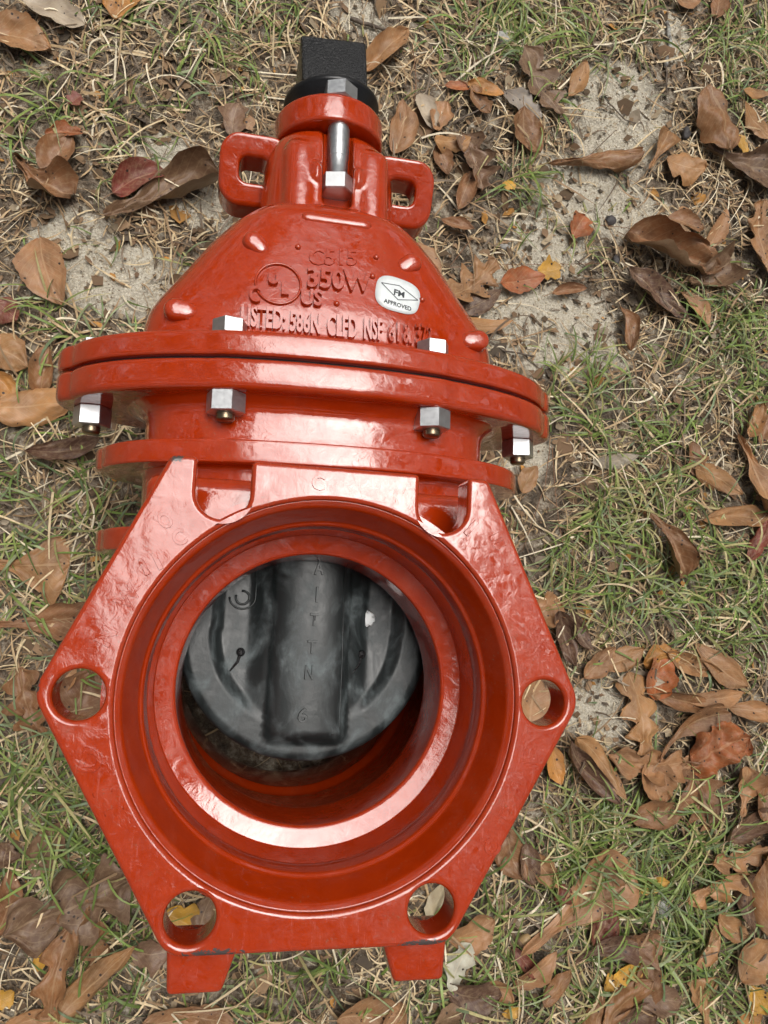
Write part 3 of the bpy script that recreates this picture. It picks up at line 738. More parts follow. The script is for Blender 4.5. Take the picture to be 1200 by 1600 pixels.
# --- green grass, thicker where the photograph shows tufts: (px, py, spread px, number, length in)
TUFT = [(330, 60, 90, 240, 1.9), (230, 130, 80, 160, 1.8), (420, 30, 60, 150, 1.8), (110, 190, 80, 110, 1.8), (190, 250, 40, 70, 1.5), (60, 140, 50, 60, 1.6), (380, 90, 50, 90, 1.5), (20, 200, 30, 50, 1.6), (160, 20, 60, 60, 1.5),
        (60, 455, 40, 50, 2.2), (100, 500, 40, 60, 2.2), (160, 510, 50, 60, 1.8), (300, 410, 40, 30, 1.4), (80, 680, 60, 120, 1.8), (70, 760, 70, 150, 1.9), (140, 800, 60, 140, 2.0), (190, 880, 50, 110, 1.9), (40, 830, 40, 90, 1.8),
        (30, 930, 50, 110, 1.9), (150, 940, 40, 60, 1.9), (20, 1040, 50, 80, 1.8), (60, 1160, 60, 140, 2.4), (30, 1230, 60, 170, 2.8), (110, 1230, 60, 220, 2.8), (140, 1300, 60, 220, 2.8), (60, 1320, 60, 150, 2.4), (180, 1370, 50, 150, 2.4),
        (200, 1470, 40, 90, 2.2), (195, 1550, 50, 130, 2.0), (50, 1480, 60, 60, 1.6), (110, 1590, 50, 60, 1.6), (400, 1530, 60, 140, 1.8), (480, 1550, 60, 120, 1.8), (560, 1530, 40, 60, 1.5), (650, 1560, 60, 190, 2.4), (740, 1530, 50, 120, 2.2),
        (760, 20, 60, 220, 2.6), (860, 40, 70, 220, 2.8), (940, 70, 50, 120, 2.4), (720, 90, 50, 90, 1.8), (1130, 60, 35, 120, 2.8), (1180, 60, 40, 130, 2.6), (1140, 150, 40, 90, 2.4), (1010, 10, 40, 40, 1.6),
        (880, 180, 25, 30, 2.2), (820, 270, 40, 110, 1.9), (830, 330, 50, 150, 2.0), (900, 370, 40, 70, 1.6), (970, 310, 30, 40, 1.5), (860, 550, 40, 70, 2.0), (900, 610, 60, 130, 2.0), (960, 590, 60, 120, 1.7), (1130, 470, 50, 160, 2.2), (1180, 520, 50, 160, 2.2),
        (1110, 580, 60, 200, 2.2), (1170, 620, 40, 90, 2.0), (890, 650, 50, 120, 1.9), (1010, 680, 70, 160, 1.9), (960, 780, 60, 170, 2.1), (900, 830, 70, 180, 2.0), (1060, 760, 60, 130, 2.0), (1000, 830, 60, 160, 2.0), (970, 900, 70, 200, 2.2),
        (1100, 890, 70, 240, 2.3), (1170, 930, 60, 240, 2.4), (1080, 960, 60, 180, 2.2), (950, 970, 50, 100, 2.0), (1180, 1010, 40, 60, 1.8), (870, 930, 40, 60, 1.8), (900, 1265, 50, 140, 2.3), (980, 1290, 70, 230, 2.6), (850, 1290, 50, 110, 2.2),
        (1060, 1310, 70, 240, 2.8), (1120, 1280, 60, 150, 2.4), (900, 1350, 60, 170, 2.6), (1040, 1380, 60, 230, 2.8), (1070, 1440, 60, 230, 2.6), (1010, 1440, 50, 130, 2.2), (1090, 1520, 60, 200, 2.4), (960, 1500, 60, 130, 2.0), (850, 1490, 60, 130, 2.2),
        (880, 1560, 60, 170, 2.3), (1040, 1590, 50, 120, 2.0), (1150, 1560, 50, 90, 2.0), (780, 1440, 50, 110, 2.2), (800, 1400, 50, 110, 2.1), (1180, 1450, 40, 70, 2.0), (1180, 1150, 30, 30, 1.5), (430, 1150, 60, 30, 1.0)]
PX = []; AN = []; LN = []
for (px, py, sp, cnt, L) in TUFT:
    c = pix(px, py); nc = max(2, cnt//11)
    cc = np.stack([rs.normal(0, sp/58, nc), rs.normal(0, sp/58, nc)], 1)+c[:2]
    ori = rs.uniform(0, 6.283, nc)
    for q in range(int(cnt*(.44 if (px > 680 and py < 200) or px > 860 else .28))):
        i = rs.integers(nc); PX.append((cc[i, 0]+rs.normal(0, .13), cc[i, 1]+rs.normal(0, .13))); AN.append(ori[i]+rs.normal(0, 1.1)); LN.append(L*rs.uniform(.35, 1.15))
nb = 700; bx = rs.uniform(-16, 25, nb); by = rs.uniform(-17, 36, nb)
for a, b in zip(bx, by): PX.append((a, b)); AN.append(rs.uniform(0, 6.283)); LN.append(rs.uniform(.4, 1.5))
PX = np.array(PX); AN = np.array(AN); LN = np.array(LN)
kp = outside_valve(PX[:, 0], PX[:, 1], .03) & outside_valve(PX[:, 0]+np.cos(AN)*LN*.7, PX[:, 1]+np.sin(AN)*LN*.7) & ((sandarr(PX[:, 0], PX[:, 1]) < .3) | (rs.uniform(0, 1, len(AN)) < .35))
PX, AN, LN = PX[kp], AN[kp], LN[kp]; n = len(AN)
gp = np.array([(.18, .27, .06), (.26, .35, .09), (.12, .19, .045), (.36, .36, .14), (.50, .44, .20), (.16, .23, .11), (.30, .36, .18)])
cols = gp[rs.choice(7, n, p=[.22, .17, .18, .13, .10, .1, .1])]*rs.uniform(.75, 1.2, (n, 1))
o = strands('green_grass', np.stack([PX[:, 0], PX[:, 1], gharr(PX[:, 0], PX[:, 1])], 1), AN, LN, rs.uniform(.04, .105, n), rs.normal(0, .55, n), rs.uniform(.12, .85, n)*np.minimum(1, LN/2), 8, cols, GREEN, droop=.92, twist=.7, rs=rs)
tag(o, 'green grass blades growing in tufts round the valve', kind='stuff')
# --- crumbled bits of leaf, bark and chaff
x, y = field(19000, .4); n = len(x)
V = []; F = []; CC = []
bp_ = np.array([(.20, .12, .07), (.30, .19, .11), (.12, .075, .045), (.42, .33, .22), (.09, .07, .055), (.50, .24, .06), (.33, .27, .20)])
hh = gharr(x, y)
for i in range(n):
    s = rs.gamma(2.2, .055)+.03; asp = rs.uniform(.3, 1); kk = rs.integers(4, 7); a0 = rs.uniform(0, 6.283); tl = rs.normal(0, .35, 2); b0 = len(V)
    ca, sa = math.cos(a0), math.sin(a0)
    for j in range(kk):
        t = 2*math.pi*j/kk; rr = s*rs.uniform(.6, 1.2); lx, ly = rr*math.cos(t), rr*asp*math.sin(t)
        X = lx*ca-ly*sa; Y = lx*sa+ly*ca; V.append((x[i]+X, y[i]+Y, hh[i]+.05+rs.uniform(0, .06)+X*tl[0]+Y*tl[1]))
    F.append(tuple(range(b0, b0+kk))); c = bp_[rs.choice(7, p=[.22, .22, .2, .12, .14, .03, .07])]*rs.uniform(.7, 1.25)
    CC += [c]*kk
me = mesh_of(np.array(V), F); col_attr(me, np.array(CC)); o = link('leaf_litter', me, LIT, smooth=False)
tag(o, 'crumbled brown leaf bits and bark chips scattered through the thatch', kind='stuff')
# --- coarse sand grains and grit
x = rs.uniform(-15, 25, 120000); y = rs.uniform(-16, 36, 120000); k = (sandarr(x, y) > rs.uniform(0, .6, 120000)) & outside_valve(x, y); x, y = x[k][:22000], y[k][:22000]; n = len(x)
hh = gharr(x, y); V = []; F = []; CC = []
for i in range(n):
    s = rs.uniform(.015, .05) if rs.random() > .04 else rs.uniform(.06, .11); b0 = len(V)
    for d in ((1, 0, 0), (0, 1, 0), (-1, 0, 0), (0, -1, 0), (0, 0, 1)):
        V.append((x[i]+d[0]*s*rs.uniform(.7, 1.2), y[i]+d[1]*s*rs.uniform(.7, 1.2), hh[i]-.015+d[2]*s*.8))
    F += [(b0+j, b0+(j+1) % 4, b0+4) for j in range(4)]
    c = np.array([(.62, .54, .40), (.50, .42, .30), (.70, .66, .56), (.22, .17, .12)])[rs.choice(4, p=[.4, .3, .15, .15])]; CC += [c]*5
me = mesh_of(np.array(V), F); col_attr(me, np.array(CC)); o = link('sand_grains', me, LIT)
tag(o, 'coarse pale sand grains and grit on the bare patches', kind='stuff')

# ================================================================== LEAVES, one by one
m = M('dead_leaf')
uv = m.n('ShaderNodeUVMap').outputs[0]; sep = m.n('ShaderNodeSeparateXYZ', {0: uv}); U = sep.outputs[0]; VV = m.math('ABSOLUTE', sep.outputs[1])
oi = m.n('ShaderNodeObjectInfo'); base = oi.outputs['Color']
nvec = m.n('ShaderNodeVectorMath', {0: m.pos(), 1: m.n('ShaderNodeCombineXYZ', {0: m.math('MULTIPLY', oi.outputs['Random'], 7.0)}).outputs[0]}, operation='ADD').outputs[0]
blot = m.noise(38, 5, vec=nvec); fine = m.noise(260, 5, vec=nvec, rough=.7)
c = m.mix(m.ramp(blot, [(.35, 0), (.65, .9)]), base, m.mix(.6, base, (.07, .035, .02)))
c = m.mix(m.ramp(fine, [(.45, 0), (.8, .5)]), c, (.42, .30, .17))
vein = m.math('FRACT', m.math('SUBTRACT', m.math('MULTIPLY', U, 9.0), m.math('MULTIPLY', VV, 3.0)))
side = m.math('MULTIPLY', m.math('LESS_THAN', m.math('ABSOLUTE', m.math('SUBTRACT', vein, .5)), .055), m.math('LESS_THAN', VV, .92))
mid = m.math('LESS_THAN', VV, .035)
vn = m.math('MAXIMUM', m.math('MULTIPLY', side, .45), m.math('MULTIPLY', mid, .9))
c = m.mix(m.math('MULTIPLY', vn, .55), c, m.mix(.5, base, (.55, .42, .26)))
spv = m.n('ShaderNodeTexVoronoi', {'Scale': 130.0}); m.t.links.new(nvec, spv.inputs['Vector'])
spot = m.math('MULTIPLY', m.math('LESS_THAN', spv.outputs['Distance'], .15), m.math('GREATER_THAN', blot, .5))
c = m.mix(spot, c, (.035, .02, .015))
geo = m.n('ShaderNodeNewGeometry')
c = m.mix(m.math('MULTIPLY', geo.outputs['Backfacing'], .45), c, (.36, .27, .17))
b = m.bump(m.math('ADD', m.math('MULTIPLY', vn, .6), fine), .5, .0006)
m.P(Base_Color=c, Roughness=m.ramp(blot, [(.3, .38), (.7, .62)]), Normal=b); m.p.inputs['Specular IOR Level'].default_value = .45
LEAF = m.m
COLS = {'tan': (.43, .215, .09), 'brown': (.27, .122, .05), 'taupe': (.21, .12, .07), 'dark': (.13, .065, .04), 'red': (.22, .045, .03), 'rust': (.42, .12, .035), 'orange': (.55, .24, .05),
        'yellow': (.68, .36, .04), 'pale': (.46, .38, .26), 'white': (.74, .72, .62), 'grey': (.36, .32, .27)}
WORD = {'tan': 'light tan', 'brown': 'brown', 'taupe': 'greyish brown', 'dark': 'dark brown', 'red': 'dark red', 'rust': 'rusty orange brown', 'orange': 'orange brown', 'yellow': 'yellow', 'pale': 'pale straw coloured', 'white': 'white', 'grey': 'grey'}
def halfw(kind, t, rnd):
    if kind == 'oval': return math.sin(math.pi*min(1, t**.85))**.75*(1+.05*math.sin(t*17+rnd*9))
    if kind == 'slim': return math.sin(math.pi*t)**.8*(1+.08*math.sin(t*9+rnd*5))
    if kind == 'spat':
        w_ = .16+.84*(sst(.25, .78, t)) if t < .8 else math.sqrt(max(0, 1-((t-.8)/.2)**2.2))
        return w_*min(1, t/.06)*(1+.13*math.sin(t*14+rnd*7)*sst(.3, .6, t))
    if kind == 'lobed':
        e = math.sin(math.pi*min(1, t**.8))**.5; l = .66+.34*math.cos((t*3.6-.55+rnd*.25)*2*math.pi)+.10*math.cos((t*7.9+rnd)*2*math.pi); return e*max(.34, l)
    return (math.sin(math.pi*t)**.55)*(1+.22*math.sin(t*11+rnd*20)+.12*math.sin(t*23+rnd*3))     # frag, crumple
def leaf_mesh(kind, L, W, curl, seed):
    r = random.Random(seed); rnd = r.random(); nu, nv = (22, 8) if L > .8 else (10, 4)
    if kind == 'lobed': nu = 34
    arch = r.uniform(-.5, .9)*curl; cup = r.uniform(.5, 1.3)*curl*(1 if r.random() > .25 else -1); tw = r.uniform(-.7, .7)*curl; fold = r.uniform(.05, .5)*curl; sweep = r.uniform(-.22, .22)
    a1, a2, ph = r.uniform(.6, 1.4), r.uniform(.3, 1), r.uniform(0, 6)
    asym = r.uniform(-.12, .12)
    V = []; F = []; UVs = []
    for i in range(nu+1):
        t = i/nu
        for j in range(-nv, nv+1):
            v = j/nv; w_ = halfw(kind, min(.999, max(.001, t+asym*.1*v)), rnd+(.13 if v > 0 else 0))*W/2*(1+asym*(1 if v > 0 else -1))
            fwd = (.22*W*abs(v)**1.5*(.6 if kind == 'lobed' else .15))*math.sin(math.pi*t)
            jag = 1+.16*abs(v)**3*noise.noise(Vector((t*7, v*2, seed*1.7)))+.07*abs(v)**6*noise.noise(Vector((t*26, v*2, seed*.7)))
            x = t*L+fwd-L/2; yy = v*w_*jag
            th = cup*yy/(W/2+1e-6)*1.1
            rad = (W/2)/(1.1*abs(cup)+1e-3)
            y2 = rad*math.sin(yy/rad); z = rad*(1-math.cos(yy/rad))*(1 if cup > 0 else -1)
            z += fold*abs(y2)*.5+arch*L*.22*(1-(2*t-1)**2)*(-1)
            z += curl*.10*W*noise.noise(Vector((t*3.2+ph, v*1.6, seed)))+curl*.05*W*noise.noise(Vector((t*8+ph, v*4, seed+3)))
            if kind == 'crumple': z += .20*W*abs(noise.noise(Vector((t*3.5+ph, v*2.2, seed))))+.05*W*noise.noise(Vector((t*9, v*7, seed)))
            a = tw*(t-.5)
            y3 = y2*math.cos(a)-z*math.sin(a); z3 = y2*math.sin(a)+z*math.cos(a)
            y3 += sweep*L*(t-.5)**2*2
            V.append([x, y3, z3]); UVs.append((t, v))
    wn_ = 2*nv+1
    for i in range(nu):
        for j in range(2*nv): F.append((i*wn_+j, (i+1)*wn_+j, (i+1)*wn_+j+1, i*wn_+j+1))
    # stalk
    if kind in ('oval', 'spat', 'lobed', 'slim') and L > 1:
        b0 = len(V); rr = .022; z0 = V[nv][2]; y0 = V[nv][1]
        for q in range(4):
            xx = -L/2-q*.14
            for k in range(3):
                V.append([xx, y0+rr*math.cos(k*2.09)+.03*q*q*.3*sweep*10, z0+rr*math.sin(k*2.09)]); UVs.append((0, 0))
        for q in range(3):
            for k in range(3): F.append((b0+q*3+k, b0+q*3+(k+1) % 3, b0+(q+1)*3+(k+1) % 3, b0+(q+1)*3+k))
    zs = np.array([p[2] for p in V]); lo = np.percentile(zs, 4)
    for p in V: p[2] -= lo
    me = mesh_of(V, F); ul = me.uv_layers.new(name='UVMap')
    for lp in me.loops: ul.data[lp.index].uv = UVs[lp.vertex_index]
    return me
def leaf(px, py, Lp, Wp, ang, kind, col, curl, label, lift=.30, flip=False):
    seed = int(px*7+py*13) % 9973; c = pix(px, py, .25)
    sc = 1/42.3; g = 1.0 if Lp < 34 else 1.14; L, W = Lp*sc*1.12*g, Wp*sc*1.22*g*(1.12 if kind in ('slim', 'spat') else 1); L, W = (L*1.1, W*1.12) if (px > 880 and py > 1000) else (L, W); curl *= 1.6
    me = leaf_mesh(kind, L, W, curl, seed)
    nm = {'oval': 'oval_leaf', 'slim': 'narrow_leaf', 'spat': 'oak_leaf', 'lobed': 'oak_leaf', 'frag': 'leaf_fragment', 'crumple': 'crumpled_leaf'}[kind]
    h = gh(c[0], c[1])+lift
    o = link(nm, me, LEAF, loc=(c[0], c[1], h))
    r = random.Random(seed); a = R(ang)+math.radians(2.4)
    o.rotation_euler = Matrix.Rotation(a, 3, 'Z').to_euler()
    e = Matrix.Rotation(a, 3, 'Z') @ Matrix.Rotation(r.uniform(-.16, .16), 3, 'X') @ Matrix.Rotation(r.uniform(-.12, .12), 3, 'Y')
    o.rotation_euler = e.to_euler()
    b = COLS[col]; k = r.uniform(.85, 1.15); o.color = (b[0]*k, b[1]*k, b[2]*k*r.uniform(.9, 1.1), 1)
    tag(o, WORD[col]+' '+label, 'leaf', 'fallen leaves on the ground')
    return o
LV = [
(30,62,80,52,-12,'oval','tan',.6,'oval leaf with a small hole, at the top left corner'),
(187,4,55,45,-95,'oval','orange',.5,'leaf pointing down from the top edge, left of the black nut'),
(88,24,75,38,-15,'frag','pale',.4,'torn leaf beside the oval leaf in the top left corner'),
(62,282,82,62,-35,'spat','brown',1.0,'folded oak leaf with a curled tip, left of the two-tone pair'),
(90,242,62,42,70,'oval','brown',.5,'leaf standing behind the folded oak leaf at upper left'),
(218,283,72,42,25,'oval','red',.6,'glossy leaf tucked under a big taupe leaf, upper left'),
(252,306,150,58,28,'spat','taupe',1.1,'large curled leaf lying left of the bonnet, its edge rolled under'),
(73,422,92,54,-70,'oval','tan',.4,'pointed flat leaf hanging down on pale sand at left'),
(118,158,22,20,40,'frag','red',.3,'tiny triangular leaf scrap in the upper left grass'),
(365,188,46,32,80,'frag','taupe',.3,'flat scrap just above the left lifting loop'),
(388,195,24,18,30,'frag','tan',.3,'small scrap touching the left lifting loop'),
(9,484,40,28,-40,'frag','red',.5,'shrivelled scrap at the left edge beside the pointed leaf'),
(100,205,44,18,10,'frag','rust',.6,'shredded scrap above the folded oak leaf'),
(12,552,58,42,-22,'oval','tan',.5,'leaf cut by the left edge, level with the bonnet flange'),
(70,580,62,30,85,'oval','brown',.6,'upright leaf at the left end of the bonnet flange'),
(52,636,88,52,8,'oval','tan',.5,'broad leaf with a lit crease, below the left end of the flange'),
(8,602,46,26,-45,'oval','orange',.4,'narrow leaf at the left edge above the broad creased leaf'),
(102,705,80,26,15,'slim','dark',.9,'curled leaf in shade under the left flange nut'),
(45,884,88,62,0,'spat','tan',.4,'rounded flat leaf at the left edge beside the lower rib'),
(62,972,115,38,4,'spat','brown',.5,'long leaf lying left of the hexagonal flange'),
(42,1098,78,48,-70,'lobed','brown',.6,'lobed leaf left of the left corner of the hexagonal flange'),
(128,1085,60,52,70,'oval','brown',.4,'leaf seen through the left bolt hole'),
(100,1068,50,22,55,'slim','tan',.4,'sliver leaf seen at the edge of the left bolt hole'),
(70,1322,62,34,60,'oval','taupe',.4,'leaf half hidden by green blades at lower left'),
(10,1335,32,30,80,'frag','dark',.4,'scrap at the left edge among long green blades'),
(125,1412,150,88,22,'lobed','taupe',.8,'large lobed oak leaf at the lower left, darker than its neighbours'),
(98,1500,125,52,-100,'lobed','brown',.7,'long lobed leaf hanging below the large lower left oak leaf'),
(148,1490,70,34,-85,'lobed','brown',.5,'short leaf lobe beside the big lower left oak leaf'),
(128,1548,140,32,42,'slim','tan',1.1,'tightly rolled leaf slanting up at the lower left'),
(50,1588,66,26,12,'oval','tan',.5,'leaf cut by the bottom edge in the left corner'),
(62,1502,24,15,80,'oval','yellow',.3,'tiny pointed leaf at the lower left'),
(9,1558,24,22,20,'frag','yellow',.4,'small round leaf at the bottom left corner'),
(283,1440,42,44,-30,'frag','yellow',.3,'bright leaf seen through the lower left bolt hole'),
(318,1428,46,28,70,'oval','taupe',.4,'leaf seen behind the bright one in the lower left bolt hole'),
(14,1412,70,34,80,'oval','brown',.6,'leaf at the left edge above the large lower left oak leaf'),
(236,1490,44,32,0,'frag','taupe',.4,'flat leaf scrap beside the lower left corner of the flange'),
(272,1592,70,30,8,'oval','tan',.5,'leaf at the bottom edge under the left foot'),
(328,1588,60,26,-15,'slim','brown',.5,'curled leaf at the bottom edge right of the left foot'),
(575,1578,80,46,-5,'oval','tan',.5,'broad leaf at the bottom edge left of the right foot'),
(610,1590,50,28,60,'oval','tan',.6,'leaf overlapping the broad leaf near the right foot'),
(688,1412,52,36,75,'oval','pale',.3,'flat leaf seen through the lower right bolt hole'),
(832,1096,78,72,75,'oval','tan',.25,'broad flat leaf filling the right bolt hole'),
(714,1504,56,28,62,'frag','white',.5,'crinkled petal-like scrap beside the right foot'),
(605,82,92,36,48,'oval','tan',.7,'leaf leaning against the right side of the black nut'),
(628,204,80,38,80,'oval','tan',.6,'leaf standing right of the round seal plate'),
(664,180,56,30,-70,'oval','pale',.4,'broken leaf just right of the one by the seal plate'),
(686,190,48,30,70,'frag','tan',.5,'scrap right of the broken leaf near the lifting loop'),
(756,146,54,28,-10,'oval','orange',.6,'curled leaf near the top, right of the black nut'),
(714,140,40,15,5,'slim','rust',.3,'thin leaf strip above the right lifting loop'),
(838,140,105,60,-55,'lobed','taupe',.4,'flat serrated oak leaf on the edge of the sand, top right'),
(900,132,62,24,65,'slim','tan',.4,'narrow leaf standing at the top of the sand patch'),
(814,168,62,30,-28,'frag','grey',.3,'flat weathered leaf under the serrated oak leaf'),
(818,215,66,44,-68,'oval','brown',.6,'leaf hanging left of the sand patch'),
(744,165,44,24,-50,'frag','brown',.4,'scrap between the top leaves right of the seal plate'),
(740,258,84,60,-72,'lobed','taupe',.8,'cupped leaf right of the right lifting loop'),
(700,230,54,30,15,'frag','tan',.5,'flat scrap touching the right lifting loop'),
(793,293,22,18,10,'frag','yellow',.3,'small leaf right of the lifting loop, on the sand edge'),
(922,256,150,38,14,'spat','brown',1.2,'long rolled leaf lying across the pale sand'),
(1027,238,70,30,62,'spat','tan',.7,'spoon shaped leaf on the pale sand'),
(1069,264,62,44,-8,'frag','tan',.4,'flat spotted leaf beside the spoon shaped one'),
(1112,200,105,80,-75,'oval','brown',.8,'broad leaf with a pinched end at the upper right'),
(1160,258,125,66,-12,'spat','taupe',1.0,'glossy wavy leaf at the upper right edge'),
(1182,194,74,34,-42,'oval','tan',.5,'leaf at the right edge above the wavy one'),
(1157,224,40,20,-65,'frag','yellow',.3,'small leaf between the two broad upper right leaves'),
(1178,145,54,14,6,'slim','tan',.3,'thin strip of leaf at the right edge near the top'),
(1070,6,54,26,10,'oval','tan',.4,'leaf cut by the top edge at the right'),
(1122,10,46,30,80,'oval','brown',.5,'leaf cut by the top edge near the right corner'),
(724,302,64,26,-110,'slim','brown',.6,'tapering leaf below the right lifting loop'),
(712,357,46,18,-15,'slim','brown',.5,'small curled leaf right of the bonnet top'),
(664,412,64,30,-55,'oval','tan',.4,'leaf edge showing beside the bonnet slope'),
(740,444,88,56,42,'lobed','tan',.5,'matte oak leaf right of the approval sticker'),
(745,478,84,26,28,'slim','dark',.5,'underside of a leaf beneath the matte oak leaf'),
(815,438,72,34,16,'oval','rust',.3,'leaf with a bright orange rim, right of the bonnet'),
(861,421,36,28,15,'frag','yellow',.3,'leaf scrap touching the orange rimmed leaf'),
(890,450,54,18,14,'slim','brown',.6,'small curled leaf right of the orange rimmed leaf'),
(904,352,40,34,60,'frag','rust',.5,'ragged scrap on the sand below the grass tuft'),
(757,510,74,18,2,'slim','tan',.4,'thin leaf right of the dome, above the flange'),
(1052,400,150,88,-14,'oval','brown',1.2,'big cupped glossy leaf at the right, uppermost of its heap'),
(1026,458,110,46,-36,'oval','dark',.7,'leaf under the big cupped leaf at the right'),
(1102,434,86,62,28,'spat','taupe',.9,'curled leaf at the right end of the cupped leaf heap'),
(1122,360,80,24,62,'slim','tan',.4,'narrow leaf pointing up beside the big cupped leaf'),
(1088,482,64,24,-52,'slim','tan',.4,'narrow leaf pointing down below the cupped heap'),
(1070,350,60,34,-10,'oval','brown',.5,'leaf showing above the big cupped leaf'),
(984,512,66,25,-80,'slim','brown',.8,'small curled leaf on bare soil right of the bonnet'),
(1186,382,130,60,96,'lobed','tan',.6,'large veined oak leaf at the right edge'),
(1067,334,28,22,50,'frag','tan',.3,'small scrap above the big cupped leaf'),
(957,722,72,18,10,'slim','grey',.3,'thin weathered leaf in the grass right of the flange'),
(1038,842,112,48,-58,'spat','brown',1.0,'curled leaf standing in the grass at mid right'),
(1176,662,64,34,60,'oval','tan',.7,'leaf at the right edge above the large veined one'),
(1180,742,125,66,-70,'spat','tan',.6,'large smooth leaf at the mid right edge'),
(1150,807,115,28,-2,'slim','tan',.6,'long narrow leaf lying level at the mid right edge'),
(1117,748,80,34,-24,'oval','tan',.6,'leaf caught by a long needle at mid right'),
(1084,718,48,24,85,'frag','brown',.4,'scrap at the top of the needle-caught leaf'),
(1180,848,66,30,58,'oval','red',.6,'shiny leaf at the right edge under the long narrow leaf'),
(884,992,74,34,-72,'oval','dark',.9,'leaf tucked against the upper right edge of the hexagon'),
(905,985,60,22,-60,'slim','dark',.8,'leaf just right of the one tucked against the hexagon'),
(856,952,44,40,20,'frag','tan',.5,'leaf scrap beside the right sloping flange edge'),
(824,748,42,26,60,'oval','tan',.5,'small leaf beneath the right flange nut'),
(1196,668,50,22,80,'oval','brown',.5,'leaf cut by the right edge beside its tan neighbour'),
(938,1035,54,26,40,'oval','tan',.7,'curled leaf at the left of the lower right leaf heap'),
(972,1032,64,24,16,'slim','tan',.6,'leaf overlapping the curled one at the heap\'s left end'),
(1034,1026,48,32,10,'oval','orange',.5,'leaf at the top of the lower right heap'),
(1080,1040,78,22,-18,'slim','tan',.7,'twisted leaf right of the heap\'s orange leaf'),
(1124,1046,84,28,-38,'slim','tan',.5,'pointed leaf at the upper right of the heap'),
(998,1060,66,18,-4,'slim','pale',.5,'thin upturned leaf across the heap'),
(1000,1112,96,56,-82,'lobed','tan',.5,'flat notched oak leaf on sand right of the right bolt hole'),
(1026,1055,58,42,80,'oval','rust',.5,'leaf bridging the thin upturned leaf and the notched one'),
(1070,1096,82,26,-12,'slim','brown',.7,'folded leaf right of the notched oak leaf'),
(1118,1092,78,20,4,'slim','tan',.5,'thin leaf right of the folded one'),
(1072,1138,112,34,28,'spat','brown',.6,'long leaf sloping up to the crumpled rusty leaf'),
(1116,1166,82,70,25,'crumple','rust',1.0,'crumpled leaf, the brightest of the lower right heap'),
(1182,1112,68,26,-10,'oval','tan',.5,'leaf at the right edge above the crumpled leaf'),
(938,1190,92,32,-50,'oval','tan',.8,'leaf slanting down right of the right bolt hole'),
(918,1206,96,28,-50,'slim','dark',.9,'leaf beneath the slanting leaf near the flange corner'),
(1018,1196,108,50,-4,'lobed','tan',.7,'holey oak leaf in the middle of the lower right heap'),
(1020,1222,52,44,-80,'oval','tan',.5,'leaf below the holey oak leaf'),
(1098,1236,84,64,-68,'lobed','brown',.4,'flat oak leaf below the crumpled rusty leaf'),
(1158,1236,58,40,75,'spat','tan',.6,'leaf right of the flat oak leaf'),
(1190,1246,56,36,85,'oval','brown',.6,'leaf at the right edge beside the flat oak leaf heap'),
(868,1196,50,28,-78,'oval','orange',.4,'leaf by the right lower edge of the hexagon'),
(1026,1266,66,34,8,'oval','brown',.5,'leaf half under a long green blade'),
(1168,1286,80,30,20,'slim','dark',.7,'leaf at the right edge above the spotted heap'),
(797,1336,64,44,-70,'oval','brown',.6,'leaf in the grass by the lower right flange edge'),
(822,1352,50,30,-80,'oval','dark',.6,'leaf right of the one by the lower flange edge'),
(851,1360,54,28,-50,'oval','tan',.5,'leaf slanting down in grass at lower right'),
(900,1424,160,58,32,'spat','tan',.4,'large matte leaf peppered with black spots'),
(946,1448,50,32,65,'oval','red',.7,'leaf under the tip of the large spotted leaf'),
(944,1480,78,32,14,'spat','dark',.6,'leaf below the large spotted leaf'),
(880,1400,30,26,60,'frag','red',.6,'small scrap above the large spotted leaf'),
(736,1452,60,46,20,'oval','tan',.5,'leaf beside the lower right corner of the hexagon'),
(966,1366,54,26,-60,'oval','brown',.5,'leaf in the grass above the spotted leaf\'s tip'),
(1022,1380,38,16,12,'oval','yellow',.3,'bright leaf lying across green blades'),
(1128,1376,100,38,12,'lobed','tan',.7,'scalloped oak leaf at the lower right edge'),
(1152,1338,92,34,6,'lobed','tan',.7,'oak leaf overlapping the scalloped one from above'),
(1186,1400,90,38,96,'oval','brown',.6,'smooth oval leaf at the lower right edge'),
(1160,1402,60,24,80,'slim','dark',.6,'leaf beside the smooth oval leaf'),
(1180,1498,66,44,28,'oval','tan',.5,'oval leaf at the right edge near the bottom corner'),
(1106,1480,62,22,58,'slim','tan',.6,'curled leaf in the thick lower right grass'),
(1008,1476,46,40,20,'frag','brown',.5,'scrap right of the dark leaf below the spotted one'),
(818,1502,46,15,-55,'slim','red',.5,'thin pointed strip right of the white scrap'),
(836,1514,66,28,36,'oval','tan',.5,'leaf right of the thin red strip'),
(736,1550,68,46,-10,'oval','dark',.7,'shaded leaf under the right foot, below the white scrap'),
(982,1518,40,20,20,'frag','yellow',.4,'leaf at the bottom, largest of the three bright scraps'),
(952,1536,24,20,70,'frag','yellow',.4,'leaf scrap left of the larger bright one at the bottom'),
(1030,1527,24,15,-20,'oval','yellow',.3,'leaf scrap right of the larger bright one at the bottom'),
(1010,1540,66,32,80,'oval','brown',.6,'upright leaf in the bottom heap under the bright scraps'),
(972,1562,80,36,38,'oval','brown',.8,'curled leaf at the left of the bottom heap'),
(1030,1560,56,32,-12,'oval','taupe',.5,'leaf at the right of the bottom heap'),
(990,1588,60,34,10,'oval','dark',.6,'leaf cut by the bottom edge under the bottom heap'),
(1105,1574,64,40,80,'spat','tan',.5,'leaf standing at the bottom edge near the right corner'),
(797,1578,26,15,10,'frag','yellow',.3,'tiny leaf at the bottom edge right of the right foot'),
(1190,1566,38,24,-60,'frag','yellow',.3,'leaf at the right edge near the bottom corner'),
(1176,1594,34,16,5,'frag','orange',.3,'leaf scrap in the bottom right corner'),
